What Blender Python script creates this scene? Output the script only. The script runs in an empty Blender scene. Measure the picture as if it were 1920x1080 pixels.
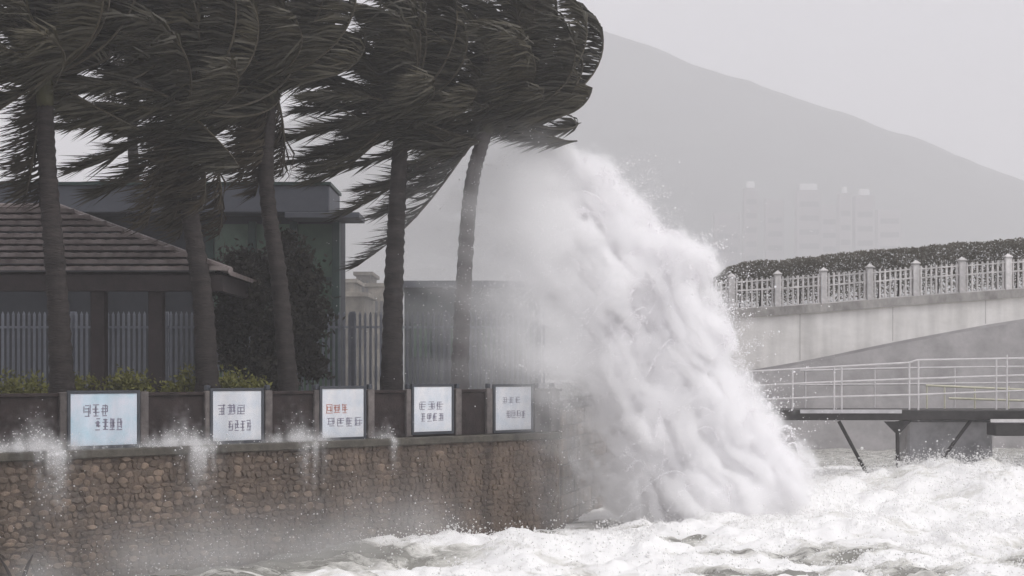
import bpy, bmesh, math, random
import numpy as np
from mathutils import Vector, Matrix

random.seed(7)
R = np.random.default_rng(11)
sc = bpy.context.scene
C = sc.collection

# ------------------------------------------------------------------ camera
F = 2955.0            # focal length in photo pixels (1920 wide)
HC = 3.75             # camera height above the sea
HOR = 700.0           # horizon row in the photograph
cam_d = bpy.data.cameras.new('camera')
cam = bpy.data.objects.new('camera', cam_d)
C.objects.link(cam)
cam.location = (0, 0, HC)
cam.rotation_euler = (math.radians(90), 0, 0)
cam_d.sensor_width = 36
cam_d.lens = 36 * F / 1920
cam_d.shift_y = (HOR - 540) / 1920
cam_d.clip_end = 9000
sc.camera = cam

# ------------------------------------------------------------------ world, sun, exposure
SUN_EL, SUN_AZ = math.radians(56), math.radians(120)   # azimuth: clockwise from +Y
w = bpy.data.worlds.new('World')
sc.world = w
w.use_nodes = True
nt = w.node_tree
nt.nodes.clear()
sky = nt.nodes.new('ShaderNodeTexSky')
sky.sky_type = 'NISHITA'
sky.sun_disc = False
sky.sun_elevation = SUN_EL
sky.sun_rotation = SUN_AZ
sky.air_density = 1.0
sky.dust_density = 6.0
sky.ozone_density = 1.0
bw = nt.nodes.new('ShaderNodeRGBToBW')
nt.links.new(sky.outputs[0], bw.inputs[0])
tint = nt.nodes.new('ShaderNodeMix'); tint.data_type = 'RGBA'; tint.blend_type = 'MULTIPLY'
tint.inputs[0].default_value = 1.0
nt.links.new(bw.outputs[0], tint.inputs[6])
tint.inputs[7].default_value = (0.985, 0.975, 1.06, 1)
ov = nt.nodes.new('ShaderNodeMix'); ov.data_type = 'RGBA'
ov.inputs[0].default_value = 0.82          # thick even cloud layer
nt.links.new(tint.outputs[2], ov.inputs[6])
ov.inputs[7].default_value = (7.68, 7.6, 8.1, 1)
bg = nt.nodes.new('ShaderNodeBackground')
bg.inputs['Strength'].default_value = 0.1
nt.links.new(ov.outputs[2], bg.inputs['Color'])
wo = nt.nodes.new('ShaderNodeOutputWorld')
nt.links.new(bg.outputs[0], wo.inputs['Surface'])

sd = bpy.data.lights.new('sun', 'SUN')
sd.energy = 1.5
sd.angle = math.radians(25)
sd.color = (1.0, 0.97, 0.93)
sun = bpy.data.objects.new('sun', sd)
C.objects.link(sun)
dirv = Vector((math.sin(SUN_AZ) * math.cos(SUN_EL), math.cos(SUN_AZ) * math.cos(SUN_EL), math.sin(SUN_EL)))
sun.rotation_euler = dirv.to_track_quat('Z', 'Y').to_euler()
sun.location = (20, -20, 40)

sc.view_settings.view_transform = 'Standard'
sc.view_settings.look = 'None'
sc.view_settings.gamma = 1.0
sc.view_settings.exposure = 0.2
sc.view_settings.use_curve_mapping = False
sc.cycles.max_bounces = 48
sc.cycles.diffuse_bounces = 5
sc.cycles.glossy_bounces = 2
sc.cycles.transmission_bounces = 4
sc.cycles.volume_bounces = 48
sc.cycles.volume_step_rate = 2.0
sc.cycles.transparent_max_bounces = 8
sc.cycles.adaptive_threshold = 0.035
sc.cycles.caustics_reflective = False
sc.cycles.caustics_refractive = False

# ------------------------------------------------------------------ helpers
def at(px, py, Y):
    return Vector(((px - 960) / F * Y, Y, HC - (py - HOR) / F * Y))

def tag(o, label=None, cat=None, group=None, kind=None):
    if label: o['label'] = label
    if cat: o['category'] = cat
    if group: o['group'] = group
    if kind: o['kind'] = kind
    return o

def empty(name, loc=(0, 0, 0), rz=0.0):
    o = bpy.data.objects.new(name, None)
    C.objects.link(o)
    o.location = loc
    o.rotation_euler = (0, 0, rz)
    o.empty_display_size = 0.3
    return o

def link(name, me, parent=None, m=None):
    o = bpy.data.objects.new(name, me)
    C.objects.link(o)
    if parent: o.parent = parent
    if m is not None:
        for mm in (m if isinstance(m, (list, tuple)) else [m]):
            me.materials.append(mm)
    return o

class MB:
    """collects geometry for one mesh"""
    def __init__(s):
        s.v = []; s.f = []; s.mi = []
    def add(s, vs, fs, mi=0):
        n = len(s.v)
        s.v += [tuple(p) for p in vs]
        s.f += [tuple(n + i for i in f) for f in fs]
        s.mi += [mi] * len(fs)
    def box(s, x0, x1, y0, y1, z0, z1, mi=0, b=0.0):
        if b <= 0:
            vs = [(x, y, z) for z in (z0, z1) for y in (y0, y1) for x in (x0, x1)]
            s.add(vs, [(0, 2, 3, 1), (4, 5, 7, 6), (0, 1, 5, 4), (2, 6, 7, 3), (0, 4, 6, 2), (1, 3, 7, 5)], mi)
            return
        bm = bmesh.new()
        bmesh.ops.create_cube(bm, size=1)
        for v in bm.verts:
            v.co = ((x0 + x1) / 2 + v.co.x * (x1 - x0), (y0 + y1) / 2 + v.co.y * (y1 - y0), (z0 + z1) / 2 + v.co.z * (z1 - z0))
        bmesh.ops.bevel(bm, geom=bm.edges[:], offset=b, segments=1, affect='EDGES')
        bm.verts.index_update()
        s.add([v.co for v in bm.verts], [[v.index for v in f.verts] for f in bm.faces], mi)
        bm.free()
    def tube(s, pts, rad, sides=8, mi=0, cap=True):
        pts = [Vector(p) for p in pts]
        n = len(pts)
        if not hasattr(rad, '__len__'): rad = [rad] * n
        vs = []
        for i, p in enumerate(pts):
            d = (pts[min(i + 1, n - 1)] - pts[max(i - 1, 0)]).normalized()
            a = d.cross(Vector((0, 1, 0.01))) if abs(d.y) < 0.9 else d.cross(Vector((1, 0, 0)))
            a.normalize(); bb = d.cross(a)
            for k in range(sides):
                t = 2 * math.pi * k / sides
                vs.append(p + (a * math.cos(t) + bb * math.sin(t)) * rad[i])
        fs = []
        for i in range(n - 1):
            for k in range(sides):
                k2 = (k + 1) % sides
                fs.append((i * sides + k, i * sides + k2, (i + 1) * sides + k2, (i + 1) * sides + k))
        if cap:
            fs.append(tuple(range(sides))[::-1])
            fs.append(tuple((n - 1) * sides + k for k in range(sides)))
        s.add(vs, fs, mi)
    def mesh(s, name):
        me = bpy.data.meshes.new(name)
        me.from_pydata(s.v, [], s.f)
        if any(s.mi):
            me.polygons.foreach_set('material_index', s.mi)
        me.update()
        return me
    def build(s, name, m, parent=None, smooth=False):
        me = s.mesh(name)
        if smooth: me.shade_smooth()
        return link(name, me, parent, m)

def mat(name, col, rough=0.8, var=0.25, scale=3.0, bump=0.0, bscale=20.0, col2=None, stretch=(1, 1, 1), spec=0.3, metal=0.0, transl=0.0, objvar=0.0, streak=0.0):
    m = bpy.data.materials.new(name)
    m.use_nodes = True
    n = m.node_tree; n.nodes.clear(); L = n.links
    out = n.nodes.new('ShaderNodeOutputMaterial')
    p = n.nodes.new('ShaderNodeBsdfPrincipled')
    p.inputs['Roughness'].default_value = rough
    p.inputs['Specular IOR Level'].default_value = spec
    p.inputs['Metallic'].default_value = metal
    tc = n.nodes.new('ShaderNodeTexCoord')
    mp = n.nodes.new('ShaderNodeMapping'); mp.inputs['Scale'].default_value = stretch
    L.new(tc.outputs['Object'], mp.inputs['Vector'])
    nz = n.nodes.new('ShaderNodeTexNoise'); nz.inputs['Scale'].default_value = scale; nz.inputs['Detail'].default_value = 6
    nz.inputs['Roughness'].default_value = 0.65
    L.new(mp.outputs[0], nz.inputs['Vector'])
    rmp = n.nodes.new('ShaderNodeValToRGB')
    rmp.color_ramp.elements[0].position = 0.3; rmp.color_ramp.elements[1].position = 0.7
    c2 = col2 or tuple(min(1, c * (1 + var)) for c in col)
    c1 = tuple(c * (1 - var) for c in col) if col2 is None else col
    rmp.color_ramp.elements[0].color = (*c1, 1); rmp.color_ramp.elements[1].color = (*c2, 1)
    L.new(nz.outputs['Fac'], rmp.inputs[0])
    src = rmp.outputs[0]
    if objvar > 0:
        oi = n.nodes.new('ShaderNodeObjectInfo')
        mr = n.nodes.new('ShaderNodeMapRange'); mr.inputs[3].default_value = 1 - objvar; mr.inputs[4].default_value = 1 + objvar
        L.new(oi.outputs['Random'], mr.inputs[0])
        mx = n.nodes.new('ShaderNodeMix'); mx.data_type = 'RGBA'; mx.blend_type = 'MULTIPLY'; mx.inputs[0].default_value = 1
        L.new(src, mx.inputs[6]); L.new(mr.outputs[0], mx.inputs[7])
        src = mx.outputs[2]
    if streak > 0:
        ge = n.nodes.new('ShaderNodeNewGeometry')
        m2 = n.nodes.new('ShaderNodeMapping'); m2.inputs['Scale'].default_value = (1.6, 1.6, 0.16)
        L.new(ge.outputs['Position'], m2.inputs['Vector'])
        n2 = n.nodes.new('ShaderNodeTexNoise'); n2.inputs['Scale'].default_value = 1.3; n2.inputs['Detail'].default_value = 4
        L.new(m2.outputs[0], n2.inputs['Vector'])
        r2 = n.nodes.new('ShaderNodeMapRange'); r2.inputs[1].default_value = 0.35; r2.inputs[2].default_value = 0.65
        r2.inputs[3].default_value = 1 - streak; r2.inputs[4].default_value = 1 + streak * 0.5
        L.new(n2.outputs['Fac'], r2.inputs[0])
        mx2 = n.nodes.new('ShaderNodeMix'); mx2.data_type = 'RGBA'; mx2.blend_type = 'MULTIPLY'; mx2.inputs[0].default_value = 1
        L.new(src, mx2.inputs[6]); L.new(r2.outputs[0], mx2.inputs[7])
        src = mx2.outputs[2]
    L.new(src, p.inputs['Base Color'])
    if bump > 0:
        bn = n.nodes.new('ShaderNodeTexNoise'); bn.inputs['Scale'].default_value = bscale; bn.inputs['Detail'].default_value = 5
        L.new(mp.outputs[0], bn.inputs['Vector'])
        bp = n.nodes.new('ShaderNodeBump'); bp.inputs['Strength'].default_value = bump; bp.inputs['Distance'].default_value = 0.03
        L.new(bn.outputs['Fac'], bp.inputs['Height'])
        L.new(bp.outputs[0], p.inputs['Normal'])
    if transl > 0:
        tr = n.nodes.new('ShaderNodeBsdfTranslucent'); L.new(src, tr.inputs[0])
        ms = n.nodes.new('ShaderNodeMixShader'); ms.inputs[0].default_value = transl
        L.new(p.outputs[0], ms.inputs[1]); L.new(tr.outputs[0], ms.inputs[2]); L.new(ms.outputs[0], out.inputs[0])
    else:
        L.new(p.outputs[0], out.inputs[0])
    return m

def hash3(ix, iy, iz, seed):
    h = (ix.astype(np.int64) * 374761393 + iy.astype(np.int64) * 668265263 + iz.astype(np.int64) * 2147483647 + seed * 1274126177) & 0xFFFFFFFF
    h = ((h ^ (h >> 13)) * 1274126177) & 0xFFFFFFFF
    h = (h ^ (h >> 16)) & 0xFFFF
    return h / 65535.0

def vnoise(x, y, z, seed=0):
    fx, fy, fz = np.floor(x), np.floor(y), np.floor(z)
    ux, uy, uz = x - fx, y - fy, z - fz
    ux, uy, uz = (u * u * (3 - 2 * u) for u in (ux, uy, uz))
    o = 0
    for a in (0, 1):
        for b in (0, 1):
            for c in (0, 1):
                wgt = (ux if a else 1 - ux) * (uy if b else 1 - uy) * (uz if c else 1 - uz)
                o = o + wgt * hash3(fx + a, fy + b, fz + c, seed)
    return o

def fbm(x, y, z, octv=4, seed=0, gain=0.5):
    o = 0; amp = 1; tot = 0
    for i in range(octv):
        o = o + amp * vnoise(x * 2 ** i, y * 2 ** i, z * 2 ** i, seed + i * 17)
        tot += amp; amp *= gain
    return o / tot

# ------------------------------------------------------------------ materials
M = {}
M['stone'] = mat('brown_rubble_stone', (0.088, 0.066, 0.050), 0.5, scale=2.3, bump=0.6, bscale=22, col2=(0.20, 0.147, 0.107), objvar=0.4, spec=0.4, streak=0.4)
M['mortar'] = mat('dark_wet_mortar', (0.105, 0.078, 0.062), 0.6, 0.4, 6, 0.5, 30, streak=0.4)
M['parapet'] = mat('wet_dark_granite', (0.026, 0.018, 0.017), 0.6, 0.55, 4, 0.5, 26, spec=0.2)
M['parapet_post'] = mat('grey_wet_concrete', (0.12, 0.105, 0.10), 0.6, 0.4, 5, 0.3, 30, streak=0.35)
M['ledge'] = mat('mossy_ledge_concrete', (0.075, 0.068, 0.055), 0.5, 0.45, 4, 0.4, 22)
M['paving'] = mat('wet_promenade_paving', (0.16, 0.15, 0.14), 0.45, 0.25, 2, 0.1, 20)
M['frame'] = mat('dark_sign_frame', (0.05, 0.055, 0.065), 0.5, 0.2)
M['print'] = mat('dark_print', (0.22, 0.21, 0.27), 0.6, 0.25, 8)
M['print_red'] = mat('reddish_print', (0.42, 0.18, 0.14), 0.6, 0.2, 8)
M['sign_a'] = mat('pale_blue_sign_print', (0.42, 0.60, 0.69), 0.35, scale=1.6, col2=(0.76, 0.74, 0.81), streak=0.12)
M['sign_b'] = mat('white_sign_print', (0.52, 0.575, 0.64), 0.35, scale=2.2, col2=(0.74, 0.73, 0.735), streak=0.12, objvar=0.06)
M['bark'] = mat('dark_wet_palm_bark', (0.010, 0.0075, 0.0072), 0.75, scale=2.6, col2=(0.042, 0.034, 0.031), bump=0.9, bscale=9, stretch=(1, 1, 4))
M['bark_pale'] = mat('grey_palm_bark', (0.075, 0.06, 0.058), 0.8, 0.35, 3, 0.6, 14, stretch=(1, 1, 3))
M['shaft'] = mat('olive_crownshaft', (0.045, 0.042, 0.017), 0.5, 0.3, 3)
M['frond'] = mat('dark_palm_leaf', (0.024, 0.0225, 0.015), 0.5, scale=1.2, col2=(0.072, 0.063, 0.040), transl=0.12, objvar=0.35, spec=0.35)
M['rachis'] = mat('pale_palm_stem', (0.065, 0.055, 0.037), 0.55, 0.35, 4)
M['deadfrond'] = mat('brown_dry_palm_leaf', (0.03, 0.024, 0.016), 0.75, scale=2, col2=(0.07, 0.056, 0.037), transl=0.2, objvar=0.3)
M['bush'] = mat('dark_bush_leaf', (0.016, 0.014, 0.011), 0.6, scale=2.5, col2=(0.038, 0.033, 0.02), transl=0.15)
M['shrub'] = mat('yellow_green_leaf', (0.075, 0.08, 0.018), 0.5, scale=6, col2=(0.26, 0.255, 0.07), transl=0.3)
M['hedge'] = mat('dull_hedge_leaf', (0.12, 0.113, 0.09), 0.8, scale=2, col2=(0.21, 0.195, 0.16), transl=0.4)
M['timber'] = mat('dark_pavilion_timber', (0.03, 0.022, 0.022), 0.6, 0.3, 4, 0.2, 20)
M['tile'] = mat('weathered_roof_tile', (0.095, 0.074, 0.070), 0.5, scale=2.5, col2=(0.25, 0.215, 0.205), bump=0.2, bscale=12, objvar=0.2)
M['fence'] = mat('grey_painted_steel', (0.20, 0.212, 0.25), 0.5, 0.25, 3, spec=0.4, objvar=0.2)
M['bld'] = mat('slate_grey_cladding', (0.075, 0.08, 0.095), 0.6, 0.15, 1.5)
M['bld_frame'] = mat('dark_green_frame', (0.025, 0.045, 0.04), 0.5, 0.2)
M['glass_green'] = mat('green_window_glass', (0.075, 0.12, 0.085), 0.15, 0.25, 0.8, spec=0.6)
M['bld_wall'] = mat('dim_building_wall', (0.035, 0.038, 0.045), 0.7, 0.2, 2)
M['shed'] = mat('grey_green_render', (0.085, 0.097, 0.097), 0.7, 0.2, 1)
M['town'] = mat('pale_town_render', (0.20, 0.18, 0.15), 0.8, 0.5, 0.9, objvar=0.4)
M['town_win'] = mat('dim_town_window', (0.10, 0.10, 0.10), 0.4, 0.2)
M['white_paint'] = mat('white_bridge_paint', (0.60, 0.58, 0.57), 0.6, 0.2, 5, 0.1, 20, streak=0.2, objvar=0.1)
M['concrete'] = mat('pale_bridge_concrete', (0.64, 0.62, 0.59), 0.75, scale=0.9, col2=(0.85, 0.83, 0.805), bump=0.12, bscale=10, stretch=(0.7, 1, 1.2), streak=0.16)
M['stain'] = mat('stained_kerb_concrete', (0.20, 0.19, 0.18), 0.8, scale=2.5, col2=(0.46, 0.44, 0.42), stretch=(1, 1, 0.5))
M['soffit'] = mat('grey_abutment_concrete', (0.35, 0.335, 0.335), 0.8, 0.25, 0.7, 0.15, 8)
M['pier_deck'] = mat('dark_wet_pier_steel', (0.04, 0.037, 0.036), 0.5, 0.35, 3)
M['galv'] = mat('galvanised_rail', (0.58, 0.56, 0.56), 0.45, 0.12, 4, spec=0.5)
M['pile'] = mat('grey_pile_concrete', (0.48, 0.47, 0.48), 0.6, 0.3, 1.5, 0.2, 10)
M['yellow'] = mat('faded_yellow_rail', (0.55, 0.535, 0.42), 0.5, 0.15, 4)
M['hill'] = mat('wooded_hill', (0.035, 0.045, 0.035), 0.95, 0.35, 0.02)
M['shore'] = mat('far_shore', (0.12, 0.12, 0.11), 0.9, 0.3, 0.02)
M['tower'] = mat('pale_tower_render', (0.24, 0.225, 0.225), 0.8, 0.15, 0.05, objvar=0.3)
M['tower_cap'] = mat('white_roof_box', (0.6, 0.6, 0.6), 0.6, 0.05, 0.1)
M['twig'] = mat('dark_twig', (0.03, 0.022, 0.02), 0.7, 0.3)

def spray_mat(name, col):
    m = bpy.data.materials.new(name); m.use_nodes = True
    n = m.node_tree; n.nodes.clear(); L = n.links
    out = n.nodes.new('ShaderNodeOutputMaterial')
    d = n.nodes.new('ShaderNodeBsdfDiffuse'); d.inputs[0].default_value = (*col, 1)
    t = n.nodes.new('ShaderNodeBsdfTranslucent'); t.inputs[0].default_value = (*col, 1)
    mx = n.nodes.new('ShaderNodeMixShader'); mx.inputs[0].default_value = 0.5
    L.new(d.outputs[0], mx.inputs[1]); L.new(t.outputs[0], mx.inputs[2]); L.new(mx.outputs[0], out.inputs[0])
    return m
M['spray'] = spray_mat('white_spray', (0.95, 0.94, 0.95))
M['foam'] = spray_mat('white_foam', (0.89, 0.885, 0.875))

# sea: grey-green churned water under foam; the foam cover itself is an attribute of the water sheet
def sea_mat():
    m = bpy.data.materials.new('foaming_sea'); m.use_nodes = True
    n = m.node_tree; n.nodes.clear(); L = n.links
    out = n.nodes.new('ShaderNodeOutputMaterial')
    p = n.nodes.new('ShaderNodeBsdfPrincipled')
    at_ = n.nodes.new('ShaderNodeAttribute'); at_.attribute_name = 'foam'
    tc = n.nodes.new('ShaderNodeTexCoord')
    mp = n.nodes.new('ShaderNodeMapping'); mp.inputs['Scale'].default_value = (0.55, 1.1, 1); mp.inputs['Rotation'].default_value = (0, 0, 0.25)
    L.new(tc.outputs['Object'], mp.inputs[0])
    nz = n.nodes.new('ShaderNodeTexNoise'); nz.inputs['Scale'].default_value = 2.6; nz.inputs['Detail'].default_value = 9; nz.inputs['Roughness'].default_value = 0.7
    nz.inputs['Distortion'].default_value = 1.2
    L.new(mp.outputs[0], nz.inputs['Vector'])
    ad = n.nodes.new('ShaderNodeMath'); ad.operation = 'ADD'
    L.new(at_.outputs['Fac'], ad.inputs[0]); L.new(nz.outputs['Fac'], ad.inputs[1])
    rm = n.nodes.new('ShaderNodeMapRange'); rm.inputs[1].default_value = 0.78; rm.inputs[2].default_value = 1.12
    L.new(ad.outputs[0], rm.inputs[0])
    cr = n.nodes.new('ShaderNodeValToRGB')
    e = cr.color_ramp.elements
    e[0].color = (0.24, 0.235, 0.21, 1); e[1].color = (0.88, 0.875, 0.865, 1)
    k = e.new(0.5); k.color = (0.64, 0.63, 0.59, 1)
    L.new(rm.outputs[0], cr.inputs[0])
    L.new(cr.outputs[0], p.inputs['Base Color'])
    rr = n.nodes.new('ShaderNodeMapRange'); rr.inputs[3].default_value = 0.25; rr.inputs[4].default_value = 0.9
    L.new(rm.outputs[0], rr.inputs[0]); L.new(rr.outputs[0], p.inputs['Roughness'])
    b = n.nodes.new('ShaderNodeBump'); b.inputs['Strength'].default_value = 0.5; b.inputs['Distance'].default_value = 0.08
    L.new(nz.outputs['Fac'], b.inputs['Height']); L.new(b.outputs[0], p.inputs['Normal'])
    L.new(p.outputs[0], out.inputs[0])
    return m
M['sea'] = sea_mat()

# ------------------------------------------------------------------ the seawall line
P1 = np.array([(195 - 960) / F * 29.5, 29.5])
P2 = np.array([(1050 - 960) / F * 38.0, 38.0])
WD = (P2 - P1); WLEN = np.linalg.norm(WD); WD = WD / WLEN
WANG = math.atan2(WD[1], WD[0])
W0 = P1 - WD * 5.0                     # start beyond the frame
WTOT = WLEN + 5.0
def wall_s(px, off=0.0):
    """distance along the wall where the sight line through column px meets the wall plane (off = towards the sea)"""
    n = np.array([WD[1], -WD[0]])
    o = W0 + n * off
    k = (px - 960) / F
    # o.x + s*d.x = k*(o.y + s*d.y)
    return (k * o[1] - o[0]) / (WD[0] - k * WD[1])
def wall_Y(s, off=0.0):
    n = np.array([WD[1], -WD[0]])
    return W0[1] + s * WD[1] + n[1] * off
def sea_side(x, y):
    """signed distance of a point in front of the parapet plane (positive: sea)"""
    return (x - W0[0]) * WD[1] - (y - W0[1]) * WD[0]

# ------------------------------------------------------------------ sea
def axis(a, b, step, lo, hi, g=1.25):
    core = list(np.arange(a, b, step))
    s = step; v = a; left = []
    while v > lo:
        s *= g; v -= s; left.append(v)
    s = step; v = core[-1]; right = []
    while v < hi:
        s *= g; v += s; right.append(v)
    return np.array(left[::-1] + core + right)
gx = axis(-13, 20, 0.075, -3000, 3000)
gy = axis(25.5, 58, 0.085, -60, 6000)
X, Y = np.meshgrid(gx, gy)
def sea_height(X, Y):
    near = np.exp(-((np.maximum(0, np.abs(X - 4) - 22) / 30) ** 2)) * np.exp(-((np.maximum(0, np.abs(Y - 42) - 30) / 60) ** 2))
    base = 0.9 * (fbm(X * 0.22, Y * 0.34, X * 0, 3, 3) - 0.5)
    r = np.abs(fbm(X * 0.55, Y * 0.9, X * 0 + 3, 4, 5) - 0.5)
    ridg = 1.1 * (0.16 - r)
    fine = 0.42 * (fbm(X * 1.5, Y * 2.0, X * 0 + 9, 4, 21, 0.6) - 0.5)
    h = base + ridg + fine
    d = sea_side(X, Y)
    calm = 1 - 0.65 * np.exp(-np.maximum(0, d) / 1.3)
    h = h * calm
    # surge against the pier and the heap of water under the splash
    lump = 0.6 + 0.8 * fbm(X * 0.7, Y * 0.7, X * 0 + 1, 3, 33)
    h += 1.15 * np.exp(-((X - 12.5) / 5.0) ** 4) * np.exp(-((Y - 42.3) / 2.1) ** 2) * lump
    h += 0.75 * np.exp(-((X - 6.5) / 3.0) ** 2) * np.exp(-((Y - 39.5) / 2.2) ** 2) * lump
    h += 0.35 * np.exp(-((X - 9.5) / 7.0) ** 4) * np.exp(-((Y - 36.0) / 1.5) ** 2) * lump
    h += 0.25 * np.exp(-((X - 1.0) / 5.0) ** 4) * np.exp(-((Y - 33.2) / 1.3) ** 2) * lump
    return h * near - 0.02
H = sea_height(X, Y)
foam = 0.47 + 1.25 * (fbm(X * 0.4 + Y * 0.1, Y * 1.0, X * 0 + 2, 4, 41) - 0.5) + 0.55 * np.clip(H, -0.4, 0.6)
d = sea_side(X, Y)
sheltered = np.exp(-np.maximum(0, d) / 1.6) * np.clip((-1.0 - X) / 3.5, 0, 1)
foam -= 0.62 * sheltered + 0.45 * np.clip((-3.5 - X) / 2.5, 0, 1)
foam += 0.12 * np.exp(-((X - 5) / 4.0) ** 2) + 0.26 * np.exp(-((X + 0.6) / 2.2) ** 2)
foam = np.where(Y > 62, 0.35, foam)
ny, nx = X.shape
vv = np.stack([X, Y, H], -1).reshape(-1, 3)
idx = np.arange(nx * ny).reshape(ny, nx)
q = np.stack([idx[:-1, :-1], idx[:-1, 1:], idx[1:, 1:], idx[1:, :-1]], -1).reshape(-1, 4)
me = bpy.data.meshes.new('sea')
me.vertices.add(len(vv)); me.vertices.foreach_set('co', vv.astype(np.float32).ravel())
me.loops.add(q.size); me.loops.foreach_set('vertex_index', q.astype(np.int32).ravel())
me.polygons.add(len(q)); me.polygons.foreach_set('loop_start', (np.arange(len(q)) * 4).astype(np.int32))
me.update(calc_edges=True)
a_ = me.attributes.new('foam', 'FLOAT', 'POINT'); a_.data.foreach_set('value', foam.astype(np.float32).ravel())
me.shade_smooth()
tag(link('sea', me, None, M['sea']), kind='structure')

# ------------------------------------------------------------------ promenade ground, far shore, hill
m = MB()
wi = [W0 + WD * s + np.array([-WD[1], WD[0]]) * 0.25 for s in (-25, WTOT - 0.02)]
poly = [tuple(wi[0]), tuple(wi[1]), (6.3, 60), (6.3, 64), (-60, 64), (-60, 20)]
n = len(poly)
m.add([(x, y, 2.72) for x, y in poly] + [(x, y, -1.5) for x, y in poly],
      [tuple(range(n)), tuple(range(2 * n - 1, n - 1, -1))] + [(i + n, (i + 1) % n + n, (i + 1) % n, i) for i in range(n)])
tag(m.build('promenade_ground', M['paving']), kind='structure')

m = MB()
m.box(-1500, 1500, 900, 1700, -3, 3.0)
tag(m.build('far_shore', M['shore']), kind='structure')

def hill():
    xs = np.linspace(-760, 1150, 190); ys = np.linspace(1040, 1780, 70)
    X, Y = np.meshgrid(xs, ys)
    # ridge height against column of the photograph, at the ridge distance of 850 m
    cols = np.array([-600, 0, 200, 500, 700, 850, 960, 1060, 1100, 1300, 1500, 1700, 1920, 2100, 2600])
    rows = np.array([690, 560, 430, 250, 130, 60, 18, 22, 45, 115, 178, 250, 335, 400, 600])
    rz = np.interp(X / 1400 * F + 960, cols, HC - (rows - HOR) / F * 1400)
    prof = np.clip(1 - np.abs(Y - 1400) / 340.0, 0, 1) ** 0.8
    Z = rz * prof + 12 * (fbm(X / 60, Y / 60, X * 0, 4, 71) - 0.5) * (prof > 0) * prof + 1.6 * (fbm(X / 7, Y / 7, X * 0, 2, 72) - 0.5)
    Z = np.maximum(Z, -2)
    m = MB()
    nx = len(xs); ny = len(ys)
    m.v = [tuple(p) for p in np.stack([X, Y, Z], -1).reshape(-1, 3)]
    m.f = [(j * nx + i, j * nx + i + 1, (j + 1) * nx + i + 1, (j + 1) * nx + i) for j in range(ny - 1) for i in range(nx - 1)]
    m.mi = [0] * len(m.f)
    tag(m.build('hill', M['hill'], smooth=True), kind='structure')
hill()

# far towers below the hill
def tower(px0, px1, ptop, Yd, label, cap):
    a = at(px0, ptop, Yd); b = at(px1, ptop, Yd)
    t = empty('far_tower', ((a.x + b.x) / 2, Yd, 3.0))
    wdt = (b.x - a.x) / 2; top = a.z - 3
    m = MB(); m.box(-wdt, wdt, 0, 9, 0, top); m.build('wall', M['tower'], t)
    nfl = int(top / 9)
    for k in range(1, nfl):
        mm = MB(); mm.box(-wdt * 0.8, wdt * 0.8, -0.25, -0.02, k * 9, k * 9 + 3.4); mm.build('window_band', M['town_win'], t)
    if cap:
        m = MB(); m.box(-wdt * cap, wdt * cap, 1, 6, top, top + 4.2); m.build('roof_box', M['tower_cap'], t)
    tag(t, label, 'building', 'hazy towers under the hill')
tower(1396, 1421, 352, 1000, 'hazy slim tower with a bright white roof box under the hill', 0.55)
tower(1436, 1470, 372, 1030, 'hazy lower block beside the tower with a bright roof box', 0)
tower(1494, 1540, 356, 1015, 'hazy broad tower with a wide pale roof box under the hill', 0.7)
tower(1574, 1597, 362, 985, 'hazy very slim tower of the close pair under the hill', 0.3)
tower(1604, 1640, 366, 992, 'hazy wider tower of the close pair under the hill', 0.5)

tower(1540, 1570, 384, 1040, 'hazy low block between the broad tower and the close pair', 0)
tower(1646, 1690, 392, 1035, 'hazy low wide block at the end of the row of towers', 0)
tower(1340, 1388, 398, 1045, 'hazy low wide block before the tower with a bright roof box', 0)

# ------------------------------------------------------------------ town seen in the gap behind the fence, low shed
def town_house(px0, px1, ptop, Yd, label):
    a = at(px0, ptop, Yd); b = at(px1, ptop, Yd)
    t = empty('town_house', ((a.x + b.x) / 2, Yd, 2.0)); wdt = (b.x - a.x) / 2; top = a.z - 2
    m = MB(); m.box(-wdt, wdt, 0, 8, 0, top); m.build('wall', M['town'], t)
    m = MB(); m.box(-wdt - 0.3, wdt + 0.3, -0.3, 8.3, top, top + 0.35); m.build('roof', M['town'], t)
    for k in range(int(top // 3)):
        for j in range(-1, 2):
            mm = MB(); mm.box(j * wdt * 0.6 - wdt * 0.16, j * wdt * 0.6 + wdt * 0.16, -0.1, -0.01, k * 3 + 1.0, k * 3 + 2.4); mm.build('window', M['town_win'], t)
    tag(t, label, 'house', 'houses seen beyond the fence')
m = MB(); m.box(-110, 40, 128, 300, -2, 2.0); tag(m.build('town_ground', M['shore']), kind='structure')
town_house(636, 664, 530, 150, 'pale distant house next to the dark flat-roofed building')
town_house(668, 694, 516, 165, 'tallest pale distant house in the gap beyond the fence')
town_house(690, 722, 538, 145, 'pale distant house behind the palm trunk beyond the fence')
town_house(648, 684, 556, 132, 'lowest pale distant house in the gap beyond the fence')

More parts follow.
